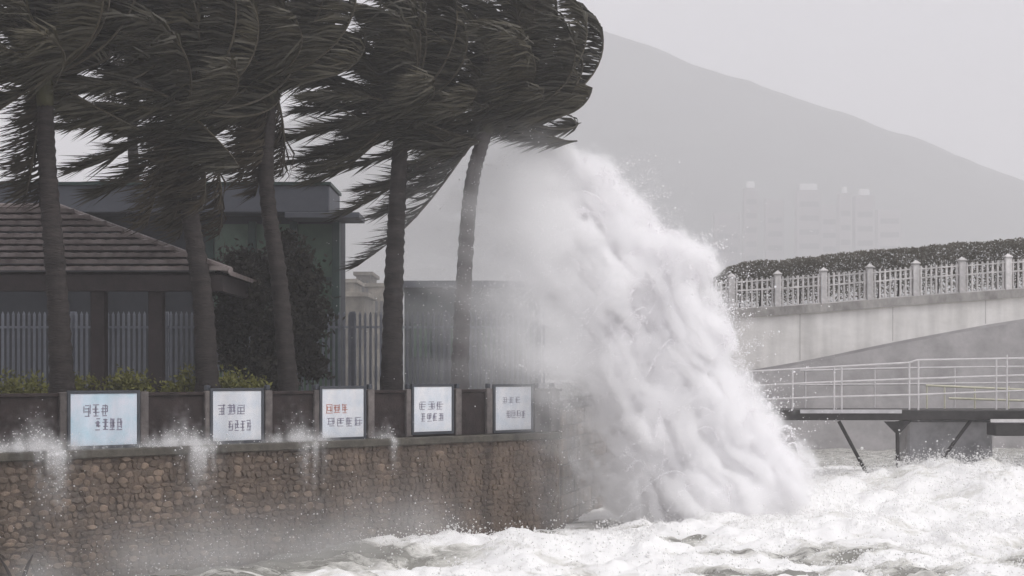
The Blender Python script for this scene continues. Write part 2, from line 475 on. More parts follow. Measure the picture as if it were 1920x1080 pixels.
def shed():
    a = at(758, 527, 58); b = at(1012, 527, 58)
    t = empty('low_building', ((a.x + b.x) / 2, 58, 2.7)); wdt = (b.x - a.x) / 2; top = a.z - 2.7
    m = MB(); m.box(-wdt, wdt, 0, 5, 0, top - 0.25); m.build('wall', M['shed'], t)
    m = MB(); m.box(-wdt - 0.25, wdt + 0.25, -0.3, 5.3, top - 0.25, top); m.build('roof', M['bld'], t)
    m = MB(); m.box(-wdt * 0.1 - 0.25, -wdt * 0.1 + 0.1, 1, 1.4, top, top + 0.5); m.build('vent', M['bld'], t)
    for k in range(4):
        x = -wdt + (k + 0.5) * wdt / 2
        mm = MB(); mm.box(x - 0.4, x + 0.4, -0.04, 0.05, 1.6, 2.9); w_ = mm.build('window', M['bld_frame'], t)
        mm = MB(); mm.box(x - 0.34, x + 0.34, -0.06, -0.045, 1.66, 2.84); mm.build('pane', M['glass_green'], w_)
    tag(t, 'low grey green building behind the steel fence and grey palm trunk', 'building')
shed()

# ------------------------------------------------------------------ flat-roofed building
def flat_building():
    Yb = 46.0
    r = at(634, 700, Yb).x; l = at(-220, 700, Yb).x
    ztop = at(0, 351, Yb).z; zf = at(0, 402, Yb).z
    t = empty('flat_roofed_building', (r, Yb, 2.72))
    g = 2.72
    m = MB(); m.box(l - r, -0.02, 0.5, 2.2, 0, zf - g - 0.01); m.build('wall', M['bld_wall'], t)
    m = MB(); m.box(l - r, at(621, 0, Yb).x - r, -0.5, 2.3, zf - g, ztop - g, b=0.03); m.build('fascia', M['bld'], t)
    m = MB(); m.box(l - r - 0.05, at(624, 0, Yb).x - r, -0.56, 2.36, ztop - g + 0.003, ztop - g + 0.09); m.build('coping', M['bld_frame'], t)
    m = MB(); m.box(at(540, 0, Yb).x - r, at(678, 0, Yb).x - r, -0.7, 1.0, zf - g - 0.17, zf - g - 0.004, b=0.015); m.build('canopy_slab', M['bld'], t)
    # corner column, mullions, glass
    for px in (548, 628, 470, 390):
        m = MB(); x = at(px, 0, Yb).x - r
        m.box(x - 0.11, x + 0.11, 0.2, 0.49, 0, zf - g - 0.18, b=0.015); m.build('column', M['bld_frame'], t)
    for (a, b) in ((394, 466), (474, 544), (552, 624)):
        xa = at(a, 0, Yb).x - r + 0.06; xb = at(b, 0, Yb).x - r - 0.06
        for z0, z1 in ((0.15, 1.9), (2.0, 3.75), (3.85, zf - g - 0.25)):
            m = MB(); m.box(xa, xb, 0.34, 0.40, z0, z1); m.build('pane', M['glass_green'], t)
        for z in (0.08, 1.95, 3.8):
            m = MB(); m.box(xa, xb, 0.28, 0.45, z - 0.05, z + 0.05); m.build('transom', M['bld_frame'], t)
    tag(t, 'dark flat-roofed building with grey fascia and green glass behind the palms', 'building')
flat_building()

# ------------------------------------------------------------------ steel fence
def fence():
    Yf = 40.5
    x0 = at(-40, 0, Yf).x; x1 = at(1030, 0, Yf).x
    top = at(0, 590, Yf).z - 2.72
    t = empty('steel_fence', (x0, Yf, 2.72))
    L = x1 - x0
    pk = MB(); pk.box(-0.032, 0.032, -0.02, 0.02, 0.06, top, b=0.006)
    pk.add([(-0.032, -0.02, top), (0.032, -0.02, top), (0.032, 0.02, top), (-0.032, 0.02, top), (0, 0, top + 0.09)], [(0, 1, 4), (1, 2, 4), (2, 3, 4), (3, 0, 4)])
    pm = pk.mesh('picket'); pm.materials.append(M['fence'])
    n = int(L / 0.135)
    for i in range(n):
        o = link('picket', pm, t); o.location = (0.08 + i * 0.135, random.uniform(-0.004, 0.004), random.uniform(-0.01, 0.01))
    po = MB(); po.box(-0.06, 0.06, 0.03, 0.15, 0, top + 0.08, b=0.01)
    pm2 = po.mesh('post'); pm2.materials.append(M['fence'])
    for i in range(int(L / 2.4) + 1):
        o = link('post', pm2, t); o.location = (i * 2.4, 0, 0)
    for z in (0.25, top - 0.32):
        m = MB(); m.box(0, L, 0.022, 0.07, z - 0.03, z + 0.03); m.build('rail', M['fence'], t)
    tag(t, 'tall grey steel picket fence running behind the palm trunks', 'fence')
fence()

# ------------------------------------------------------------------ pavilion
def pavilion():
    ze = at(0, 514, 33.6).z; zr = at(0, 394, 36.2).z
    g = 2.72
    xr = at(428, 0, 33.6).x; xl = -19.0
    hx = at(112, 0, 36.2).x
    t = empty('pavilion', (xr, 36.2, g))
    ox = xr
    yf, yb, yr = 33.6 - 36.2, 38.8 - 36.2, 0.0
    N = 10
    def slope(side):
        for k in range(N):
            a, b = k / N, (k + 1) / N
            m = MB()
            za = ze - g + (zr - ze) * a; zb = ze - g + (zr - ze) * b
            th = 0.13
            if side in ('front', 'back'):
                y0 = yf if side == 'front' else yb
                ya = y0 * (1 - a); yb_ = y0 * (1 - b) * 1.0
                ya2 = ya + (-0.09 if side == 'front' else 0.09)
                xa = (hx - ox) * a; xb = (hx - ox) * b
                x_l = xl - ox
                xs = np.arange(x_l, xa, 0.14) if side == 'front' else np.array([x_l, xa])
                xs = np.append(xs, xa)
                vs = []; fs = []
                for i, x in enumerate(xs):
                    wv = 0.022 * (i % 2)
                    xt = min(x, xb)
                    vs += [(x, ya2, za + 0.15 + wv), (xt, yb_, zb + 0.012 + wv), (x, ya2, za + 0.075)]
                for i in range(len(xs) - 1):
                    fs += [(3 * i, 3 * i + 3, 3 * i + 4, 3 * i + 1), (3 * i + 2, 3 * i + 5, 3 * i + 3, 3 * i)]
                m.add(vs, fs)
            else:
                xa = (hx - ox) * a; xb = (hx - ox) * b
                m.add([(xa + 0.03, yf * (1 - a), za + th * 0.6), (xa + 0.03, yb * (1 - a), za + th * 0.6), (xb, yb * (1 - b), zb + 0.01), (xb, yf * (1 - b), zb + 0.01),
                       (xa + 0.03, yf * (1 - a), za - 0.02), (xa + 0.03, yb * (1 - a), za - 0.02)], [(0, 1, 2, 3), (4, 5, 1, 0)])
            m.build('tile_course', M['tile'], t)
    slope('front'); slope('back'); slope('hip')
    m = MB(); m.tube([(xl - ox, 0, zr - g + 0.06), (hx - ox, 0, zr - g + 0.06)], 0.1, 8); m.build('ridge_cap', M['tile'], t)
    for y0 in (yf, yb):
        m = MB(); m.tube([(hx - ox, 0, zr - g + 0.07), (0.05, y0, ze - g + 0.08)], 0.075, 8); m.build('hip_cap', M['tile'], t)
    m = MB(); m.box(xl - ox, -0.12, yf + 0.05, yf + 0.2, ze - g - 0.36, ze - g - 0.01, b=0.01); m.build('fascia_beam', M['timber'], t)
    m = MB(); m.box(-0.27, -0.13, yf + 0.21, yb - 0.1, ze - g - 0.36, ze - g - 0.01); m.build('fascia_beam', M['timber'], t)
    m = MB(); m.box(xl - ox, -0.3, yf + 0.22, yb - 0.2, ze - g - 0.06, ze - g - 0.02); m.build('ceiling', M['timber'], t)
    for px in (185, 293, -75):
        x = at(px, 0, 33.95).x - ox
        m = MB(); m.box(x - 0.155, x + 0.155, yf + 0.25, yf + 0.56, 0, ze - g - 0.07, b=0.02); p = m.build('post', M['timber'], t)
        m = MB(); m.box(x - 0.2, x + 0.2, yf + 0.2, yf + 0.61, 0, 0.35, b=0.02); m.build('plinth', M['parapet_post'], p)
    tag(t, 'pavilion with hipped tile roof on dark timber posts behind the shrubs', 'pavilion')
pavilion()

# ------------------------------------------------------------------ seawall
def seawall():
    t = empty('seawall', (W0[0], W0[1], 0), WANG)
    L = WTOT
    zt = HC - 0.365; zl = HC - 1.40       # parapet top, ledge
    OFF = 0.38
    m = MB(); m.box(-4, L, 0.0, 0.30, zl + 0.002, zt - 0.07, b=0.01); m.build('parapet', M['parapet'], t)
    m = MB(); m.box(-4, L + 0.03, -0.05, 0.35, zt - 0.067, zt, b=0.012); m.build('coping', M['parapet'], t)
    # panels between posts, with joints
    m = MB(); m.box(-4, L - 0.33, -OFF - 0.03, 0.35, zl - 0.16, zl, b=0.02); m.build('ledge', M['ledge'], t)
    m = MB(); m.box(-4, L - 0.36, -OFF + 0.06, 1.0, -1.6, zl - 0.162); m.build('core', M['mortar'], t)
    for px in (117, 267, 388, 500, 592, 692, 764, 856, 914, 1004, 1034):
        s = wall_s(px)
        m = MB(); m.box(s - 0.09, s + 0.09, -0.085, -0.004, zl + 0.003, zt + 0.02, b=0.012); p = m.build('post', M['parapet_post'], t)
        if px > 380:
            m = MB(); m.box(s - 0.05, s + 0.05, -0.06, 0.04, zt + 0.022, zt + 0.13, b=0.015); m.build('lamp', M['frame'], p)
    # stones: irregular rows
    stones = []
    z = zl - 0.17
    row = 0
    while z > -0.7:
        h = R.uniform(0.09, 0.15)
        x = wall_s(-40, 0.4) - R.uniform(0, 0.3)
        while x < L - 0.36:
            wd = R.uniform(0.08, 0.25)
            x2 = min(x + wd, L - 0.36)
            if x2 - x > 0.05:
                stones.append((x, x2, z - h, z))
            x = x2
        z -= h; row += 1
    def stone_geo(x0, x1, z0, z1, pts):
        cx, cz = (x0 + x1) / 2, (z0 + z1) / 2
        hw, hh = (x1 - x0) / 2 * R.uniform(0.95, 1.12), (z1 - z0) / 2 * R.uniform(0.95, 1.2)
        cz += R.uniform(-0.03, 0.03)
        nn = 8
        pr = R.uniform(0.012, 0.042)
        tilt = R.uniform(-0.25, 0.25, 2)
        ring = []
        for k in range(nn):
            a = 2 * math.pi * (k + 0.5) / nn
            cxk, czk = math.cos(a), math.sin(a)
            mx = max(abs(cxk), abs(czk))
            q_ = 0.72 + 0.28 * R.random()
            ring.append((cxk / mx * hw * (q_ + 0.12 * R.random()), czk / mx * hh * (q_ + 0.12 * R.random())))
        v = []
        for (a, b) in ring:
            v.append((cx + a, -OFF + 0.065, cz + b))
        for (a, b) in ring:
            v.append((cx + a * 0.93, -OFF + 0.065 - pr * 0.7, cz + b * 0.93))
        for (a, b) in ring:
            v.append((cx + a * 0.66, -OFF + 0.065 - pr * (1 + tilt[0] * a / hw + tilt[1] * b / hh), cz + b * 0.66))
        f = []
        for k in range(nn):
            k2 = (k + 1) % nn
            f.append((k, k2, nn + k2, nn + k)); f.append((nn + k, nn + k2, 2 * nn + k2, 2 * nn + k))
        f.append(tuple(2 * nn + k for k in range(nn)))
        return v, f
    vis = [s for s in stones if s[2] > -0.15]
    def apparent(s):
        return (s[1] - s[0]) * (s[3] - s[2]) / wall_Y((s[0] + s[1]) / 2) ** 3
    keyed = sorted([s for s in vis if s[0] > wall_s(0, 0.4)], key=apparent, reverse=True)
    parts = set(keyed[:295])
    rest = MB()
    for s in stones:
        v, f = stone_geo(*s, None)
        if s in parts:
            cx, cz = (s[0] + s[1]) / 2, (s[2] + s[3]) / 2
            m = MB(); m.add([(a - cx, b, c - cz) for a, b, c in v], f)
            o = m.build('stone', M['stone'], t, smooth=False); o.location = (cx, 0, cz)
        else:
            rest.add(v, f)
    o = rest.build('small_stones', M['stone'], t); tag(o, kind='stuff')
    tag(t, 'long brown rubble stone seawall with ledge and dark parapet above the surf', 'seawall')
    return zl, zt
ZL, ZT = seawall()

def quay():
    a = np.array(W0 + WD * (WTOT + 0.02)); b = np.array([6.5, 60.0])
    dv = b - a; Lq = np.linalg.norm(dv); ang = math.atan2(dv[1], dv[0])
    t = empty('quay_wall', (a[0], a[1], 0), ang)
    m = MB(); m.box(0, Lq, 0.03, 0.5, -1.6, 2.9); m.build('core', M['mortar'], t)
    m = MB(); m.box(0, Lq, -0.08, 0.5, 2.902, 3.1, b=0.02); m.build('coping', M['parapet'], t)
    z = 2.88
    rng = np.random.default_rng(77)
    while z > -0.3:
        h = rng.uniform(0.3, 0.42); x = -rng.uniform(0, 0.3)
        while x < Lq:
            wd = rng.uniform(0.5, 1.1)
            xa, xb = max(0.01, x), min(x + wd, Lq)
            if xb - xa > 0.1:
                m = MB(); m.box(xa + 0.012, xb - 0.012, rng.uniform(-0.06, -0.01), 0.029, z - h + 0.012, z - 0.012, b=0.02); m.build('block', M['stone'], t)
            x += wd
        z -= h
    tag(t, 'dark block quay wall running back from the seawall corner behind the plume', 'quay wall')
quay()

# ------------------------------------------------------------------ signs on the parapet
def glyph_row(m, x0, x1, z0, z1, n, y, rng, mi=0):
    """rows of unreadable character-like stroke clusters, as blurred in the photograph"""
    cw = (x1 - x0) / n
    for k in range(n):
        a, b = x0 + k * cw + cw * 0.06, x0 + (k + 1) * cw - cw * 0.06
        hh = z1 - z0; t = hh * 0.07
        for j in range(4):
            zz = z0 + hh * (0.08 + 0.27 * j) + rng.uniform(-0.05, 0.05) * hh
            xa = a + rng.uniform(0, 0.25) * (b - a); xb = b - rng.uniform(0, 0.25) * (b - a)
            m.box(xa, xb, y - 0.003, y, zz - t / 2, zz + t / 2, mi)
        for j in range(rng.integers(3, 5)):
            xx = a + (b - a) * rng.uniform(0.1, 0.9)
            za = z0 + hh * rng.uniform(0, 0.4); zb = z1 - hh * rng.uniform(0, 0.3)
            m.box(xx - t * 0.55, xx + t * 0.55, y - 0.0055, y - 0.0035, za, zb, mi)
def sign(px0, px1, py0, py1, rows, label, m_face):
    off = 0.10
    s0, s1 = wall_s(px0, off), wall_s(px1, off)
    sm = (s0 + s1) / 2; Ym = wall_Y(sm, off)
    z0 = HC - (py1 - HOR) / F * Ym; z1 = HC - (py0 - HOR) / F * Ym
    t = empty('banner_sign', (*(W0 + WD * sm + np.array([WD[1], -WD[0]]) * off), z0), WANG)
    hw = (s1 - s0) / 2; hh = z1 - z0
    m = MB(); m.box(-hw, hw, 0, 0.03, 0, hh, b=0.004); m.build('panel', m_face, t)
    fr = 0.06
    m = MB()
    m.box(-hw - fr, -hw - 0.002, -0.012, 0.045, -fr, hh + fr); m.box(hw + 0.002, hw + fr, -0.012, 0.045, -fr, hh + fr)
    m.box(-hw - 0.002, hw + 0.002, -0.012, 0.045, -fr, -0.002); m.box(-hw - 0.002, hw + 0.002, -0.012, 0.045, hh + 0.002, hh + fr)
    m.build('frame', M['frame'], t)
    rng = np.random.default_rng(int(px0))
    for (xa, xb, ya, yb, n, col) in rows:
        m = MB()
        ua = -hw + (xa - px0) / (px1 - px0) * 2 * hw; ub = -hw + (xb - px0) / (px1 - px0) * 2 * hw
        glyph_row(m, ua, ub, hh * (py1 - yb) / (py1 - py0), hh * (py1 - ya) / (py1 - py0), n, -0.001, rng)
        m.build('lettering', M[col], t)
    tag(t, label, 'sign', 'signs along the seawall parapet')
sign(132, 257, 738, 835, [(154, 204, 757, 781, 3, 'print'), (176, 230, 783, 808, 4, 'print')],
     'widest pale blue sign with two staggered rows of dark characters on the seawall', M['sign_a'])
sign(399, 490, 733, 826, [(406, 460, 757, 778, 3, 'print'), (426, 472, 787, 808, 4, 'print')],
     'white sign with grey characters next to the widest sign on the seawall', M['sign_b'])
sign(604, 682, 729, 820, [(610, 653, 757, 775, 3, 'print_red'), (612, 680, 782, 800, 4, 'print')],
     'white seawall sign whose upper row of characters is reddish', M['sign_b'])
sign(776, 847, 725, 809, [(784, 832, 752, 768, 3, 'print'), (788, 832, 774, 790, 4, 'print')],
     'small white sign on the seawall below the two palm trunks', M['sign_b'])
sign(929, 996, 725, 806, [(940, 976, 744, 756, 3, 'print'), (948, 986, 769, 784, 4, 'print')],
     'last small white sign before the seawall corner in the spray', M['sign_b'])

# ------------------------------------------------------------------ palms
WIND = Vector((-1.0, 0.12, -0.06)).normalized()
def frond_mesh(az, el, length, rng, stiff=1.0, droop=0.10, dense=95, llen=1.0, up=0.8, wid=0.022):
    d = Vector((math.cos(az) * math.cos(el), math.sin(az) * math.cos(el), math.sin(el)))
    p = d * 0.1
    N = 20; ds = length / N
    pts = [p.copy()]; dirs = [d.copy()]
    for k in range(N):
        s = (k + 0.5) / N
        a = (0.10 + 1.35 * s ** 1.7) / stiff
        lift = max(0.0, -d.dot(WIND)) * up           # the wind gets under fronds that point into it
        f = WIND * a + Vector((0, 0, 1)) * (lift * (0.25 + a) - droop * (0.4 + s))
        f = f - d * f.dot(d)
        d = (d + f * ds).normalized()
        p = p + d * ds
        pts.append(p.copy()); dirs.append(d.copy())
    m = MB()
    m.tube(pts, [0.034 * (1 - 0.85 * i / N) + 0.004 for i in range(N + 1)], 5, 1)
    P = np.array(pts); D = np.array(dirs)
    # leaflets, all at once
    K = dense * 2
    s = 0.08 + 0.92 * (np.repeat(np.arange(dense), 2) + rng.random(K) * 0.8) / dense
    s = np.minimum(s, 0.999)
    i = np.minimum((s * N).astype(int), N - 1); fr = (s * N - i)[:, None]
    b = P[i] * (1 - fr) + P[i + 1] * fr; tdir = D[i]
    nrm = lambda v: v / np.maximum(1e-6, np.linalg.norm(v, axis=1))[:, None]
    side = nrm(np.cross(tdir, np.array([0.03, 0.05, 1.0]))) * np.tile([-1, 1], dense)[:, None]
    W = np.array(WIND)[None]
    ll = (llen * (0.6 + 0.4 * np.sin(np.pi * s ** 0.8)) * rng.uniform(0.7, 1.2, K))[:, None]
    nz = rng.normal(0, 0.15, (K, 3))
    into = np.clip(-(tdir * W).sum(1), 0, 1)[:, None]
    d1 = nrm(side * (0.5 - 0.25 * into) + tdir * (0.5 - 0.35 * into) + W * (0.6 + 0.9 * into) + nz)
    d2 = nrm(d1 * 0.4 + W * 0.9 + np.array([0, 0, -0.10]) + nz * 1.2)
    m1 = b + d1 * ll * 0.4; tip = m1 + d2 * ll * 0.65
    wv = nrm(np.cross(d1, rng.normal(0, 1, (K, 3)))) * wid
    vs = np.stack([b - wv * 0.6, b + wv * 0.6, m1 - wv, m1 + wv, tip], 1).reshape(-1, 3)
    n0 = np.arange(K) * 5
    fs = []
    for n in n0.tolist():
        fs.append((n, n + 1, n + 3, n + 2)); fs.append((n + 2, n + 3, n + 4))
    m.add(vs.tolist(), fs, 0)
    return m

def palm(base_px, Yp, heart, mids, label, nf=34, length=4.0, seed=0, bark='bark', r0=0.24, r1=0.15, lower=(), skirt=0, gz=2.70, windward=12, low_wind=0, trail=()):
    rng = np.random.default_rng(seed)
    base = at(base_px, 700, Yp); base.z = gz
    t = empty('palm_tree', base)
    hp = at(heart[0], heart[1], Yp) - base
    ctrl = [Vector((0, 0, 0))] + [at(a, b, Yp) - base for a, b in mids] + [hp]
    # smooth polyline through control points (Catmull-Rom)
    pts = []
    cc = [ctrl[0] * 2 - ctrl[1]] + ctrl + [ctrl[-1] * 2 - ctrl[-2]]
    for i in range(1, len(cc) - 2):
        p0, p1, p2, p3 = cc[i - 1:i + 3]
        for k in range(18):
            u = k / 18
            pts.append(0.5 * ((2 * p1) + (p2 - p0) * u + (2 * p0 - 5 * p1 + 4 * p2 - p3) * u * u + (3 * p1 - p0 - 3 * p2 + p3) * u ** 3))
    pts.append(ctrl[-1])
    n = len(pts)
    rad = []
    for i in range(n):
        u = i / (n - 1)
        r = r0 * (1 - u) + r1 * u + 0.10 * math.exp(-u * 14)
        rad.append(r * (1.0 + (0.075 if i % 2 else -0.045)) * rng.uniform(0.97, 1.03))
    m = MB(); m.tube(pts, rad, 12); m.build('trunk', M[bark], t, smooth=True)
    top = pts[-1]; dv = (pts[-1] - pts[-4]).normalized()
    m = MB(); m.tube([top - dv * 0.25, top + dv * 0.1, top + dv * 0.45, top + dv * 0.7], [r1 * 1.08, r1 * 1.25, r1 * 0.9, r1 * 0.35], 10); m.build('crownshaft', M['shaft'], t, smooth=True)
    hpos = top + dv * 0.35
    specs = []
    for k in range(nf):
        az = 2.399963 * k + rng.uniform(-0.25, 0.25)
        u = k / max(1, nf - 1)
        el = math.radians(82 - 92 * u ** 0.85 + rng.uniform(-8, 8))
        specs.append((az, el, length * (0.72 + 0.3 * math.sin(math.pi * min(1, u + 0.15))) * rng.uniform(0.9, 1.1), 1.0, 0.10, 'frond'))
    # windward fronds bowed up and over the crown
    for k in range(windward):
        specs.append((math.radians(rng.uniform(-60, 60)), math.radians(rng.uniform(-12, 62)), length * rng.uniform(0.95, 1.25), 1.3, 0.02, 'frond'))
    for k in range(low_wind):
        specs.append((math.radians(rng.uniform(-45, 45)), math.radians(rng.uniform(-32, 2)), length * rng.uniform(0.52, 0.72), 1.1, 0.10, 'frond'))
    for (az, el, ln) in lower:
        specs.append((math.radians(az), math.radians(el), ln, 2.2 if math.cos(math.radians(az)) > 0 else 0.9, 0.12, 'frond'))
    for (az, el, ln, st) in trail:
        specs.append((math.radians(az), math.radians(el), ln, st, 0.05, 'frond'))
    for k in range(skirt):
        specs.append((rng.uniform(0, 6.28), math.radians(rng.uniform(-85, -45)), length * rng.uniform(0.5, 0.75), 3.5, 0.9, 'deadfrond'))
    for (az, el, ln, st, dr, mm) in specs:
        into = math.cos(az) > 0.3 and el > -0.7 and mm == 'frond'
        m = frond_mesh(az, el, ln, rng, st, dr, dense=140 if into else 78, wid=0.030 if into else 0.022)
        o = m.build('frond', [M[mm], M['rachis']], t); o.location = hpos
    tag(t, label, 'palm', 'palms bent by the storm wind')
    return t

palm(120, 31.0, (84, 178), [(108, 560), (90, 330)], 'storm-bent palm by the widest sign, in front of the pavilion roof', seed=1, length=3.6, nf=22, windward=6,
     lower=[(160, -25, 2.8), (200, -40, 2.6), (20, -30, 2.0)], skirt=2)
palm(392, 33.2, (352, 240), [(380, 560), (354, 380)], 'storm-bent palm behind the white sign next to the widest sign', seed=2, length=3.6, nf=22, windward=6,
     skirt=8, lower=[(190, -35, 2.6), (170, -55, 2.6), (-30, -40, 1.9)])
palm(546, 34.6, (506, 175), [(525, 540), (500, 350)], 'storm-bent palm with slim curved trunk in front of the round dark tree', seed=3, length=3.3, nf=22, windward=4, r0=0.2,
     skirt=4, lower=[(190, -30, 2.8), (165, -48, 2.8), (205, -40, 2.6)])
palm(733, 36.4, (752, 238), [(738, 540), (745, 380)], 'dark-trunked storm-bent palm beside the gap that shows the distant houses', seed=4, length=3.15, nf=22, windward=7, r0=0.24, r1=0.17,
     lower=[(170, -30, 2.6), (185, -12, 3.0), (200, -45, 2.4), (175, -50, 2.6), (150, -35, 2.4), (10, -25, 1.9), (-30, -35, 1.9)], low_wind=3)
palm(860, 37.7, (915, 232), [(868, 560), (884, 350)], 'pale-trunked storm-bent palm beside the breaking wave spray', seed=5, length=4.0, nf=16, r0=0.2, r1=0.16, bark='bark_pale',
     lower=[(175, -45, 3.6), (190, -28, 3.6), (165, -60, 3.0), (200, -15, 4.0), (185, -50, 3.0)], windward=12, low_wind=11, trail=[(182, -58, 4.9, 3.2), (186, -40, 4.3, 3.0), (176, -50, 3.6, 2.6)])
palm(262, 55.5, (240, 75), [(258, 500), (250, 300)], 'storm-bent palm rising behind the dark flat-roofed building', seed=6, length=4.2, nf=18, windward=4, skirt=2)

# ------------------------------------------------------------------ bushes
def leaves(m, n, rng, size, shape, mi=0):
    """n leaf faces spread through a volume; shape(rng) gives a centre"""
    vs = []; fs = []
    for _ in range(n):
        c = shape(rng)
        a = Vector(rng.normal(0, 1, 3)).normalized(); b = a.cross(Vector(rng.normal(0, 1, 3))).normalized()
        s = size * rng.uniform(0.6, 1.3)
        k = len(vs)
        vs += [c - a * s, c + b * s * 0.42, c + a * s, c - b * s * 0.42]
        fs.append((k, k + 1, k + 2, k + 3))
    m.add(vs, fs, mi)

def round_tree():
    Yt = 38.0
    t = empty('round_tree', (at(508, 0, Yt).x, Yt, 2.7))
    m = MB()
    m.tube([(0, 0, 0), (0.05, 0, 0.8), (-0.05, 0, 1.8), (0.0, 0, 2.6)], [0.16, 0.13, 0.11, 0.05], 8)
    for k in range(6):
        a = k * 1.05
        m.tube([(0, 0, 0.9 + 0.15 * k), (math.cos(a) * 0.5, math.sin(a) * 0.5, 1.6 + 0.15 * k), (math.cos(a) * 0.9, math.sin(a) * 0.9, 2.1 + 0.2 * k)], [0.06, 0.04, 0.015], 6)
    m.build('trunk', M['bark'], t)
    rng = np.random.default_rng(5)
    lobes = []
    for k in range(70):
        u = rng.normal(0, 1, 3); u /= np.linalg.norm(u)
        rr = 0.55 + 0.45 * rng.random()
        lobes.append((Vector((u[0] * 1.4 * rr, u[1] * 1.3 * rr, 2.5 + u[2] * 2.15 * rr)), rng.uniform(0.25, 0.5)))
    def shape(r):
        c, s = lobes[r.integers(len(lobes))]
        v = r.normal(0, 0.5, 3)
        return c + Vector(v) * s
    m = MB(); leaves(m, 30000, rng, 0.085, shape)
    m.build('crown', M['bush'], t)
    tag(t, 'dense round dark tree between the pavilion and the flat-roofed building', 'tree')
round_tree()

def shrub(px0, px1, Ys, label, seed):
    a = at(px0, 0, Ys).x; b = at(px1, 0, Ys).x
    t = empty('shrub', ((a + b) / 2, Ys, 2.7)); hw = (b - a) / 2
    rng = np.random.default_rng(seed)
    m = MB()
    for k in range(7):
        x = rng.uniform(-hw * 0.7, hw * 0.7)
        m.tube([(x * 0.6, 0, 0), (x, rng.uniform(-0.1, 0.1), 0.45), (x * 1.15, rng.uniform(-0.2, 0.2), 0.8)], [0.02, 0.014, 0.006], 5)
    m.build('stems', M['bark'], t)
    lob = [(rng.uniform(-hw * 0.85, hw * 0.85), rng.uniform(-0.3, 0.3), rng.uniform(0.4, 0.93)) for _ in range(int(hw * 26) + 5)]
    def shape(r):
        c = lob[r.integers(len(lob))]
        v = r.normal(0, 1, 3) * 0.12
        return Vector((c[0] + v[0], c[1] + v[1], max(0.05, c[2] * (1 - 0.12 * (c[0] / hw) ** 2) + v[2])))
    m = MB(); leaves(m, int(2200 * hw) + 500, rng, 0.06, shape)
    m.build('foliage', M['shrub'], t)
    tag(t, label, 'shrub', 'yellow green shrubs along the parapet')
for k, (a, b, lb) in enumerate(((-60, 104, 'long yellow green shrub behind the parapet, at the widest sign\'s outer post'),
                                (126, 176, 'small yellow green shrub between a palm trunk and a pavilion post'),
                                (202, 280, 'yellow green shrub between the two pavilion posts'),
                                (306, 378, 'bright yellow green shrub between a pavilion post and a palm trunk'),
                                (410, 492, 'rounded yellow green shrub at the end of the row, under the round tree'))):
    shrub(a, b, 33.4 if k else 32.6, lb, 50 + k)

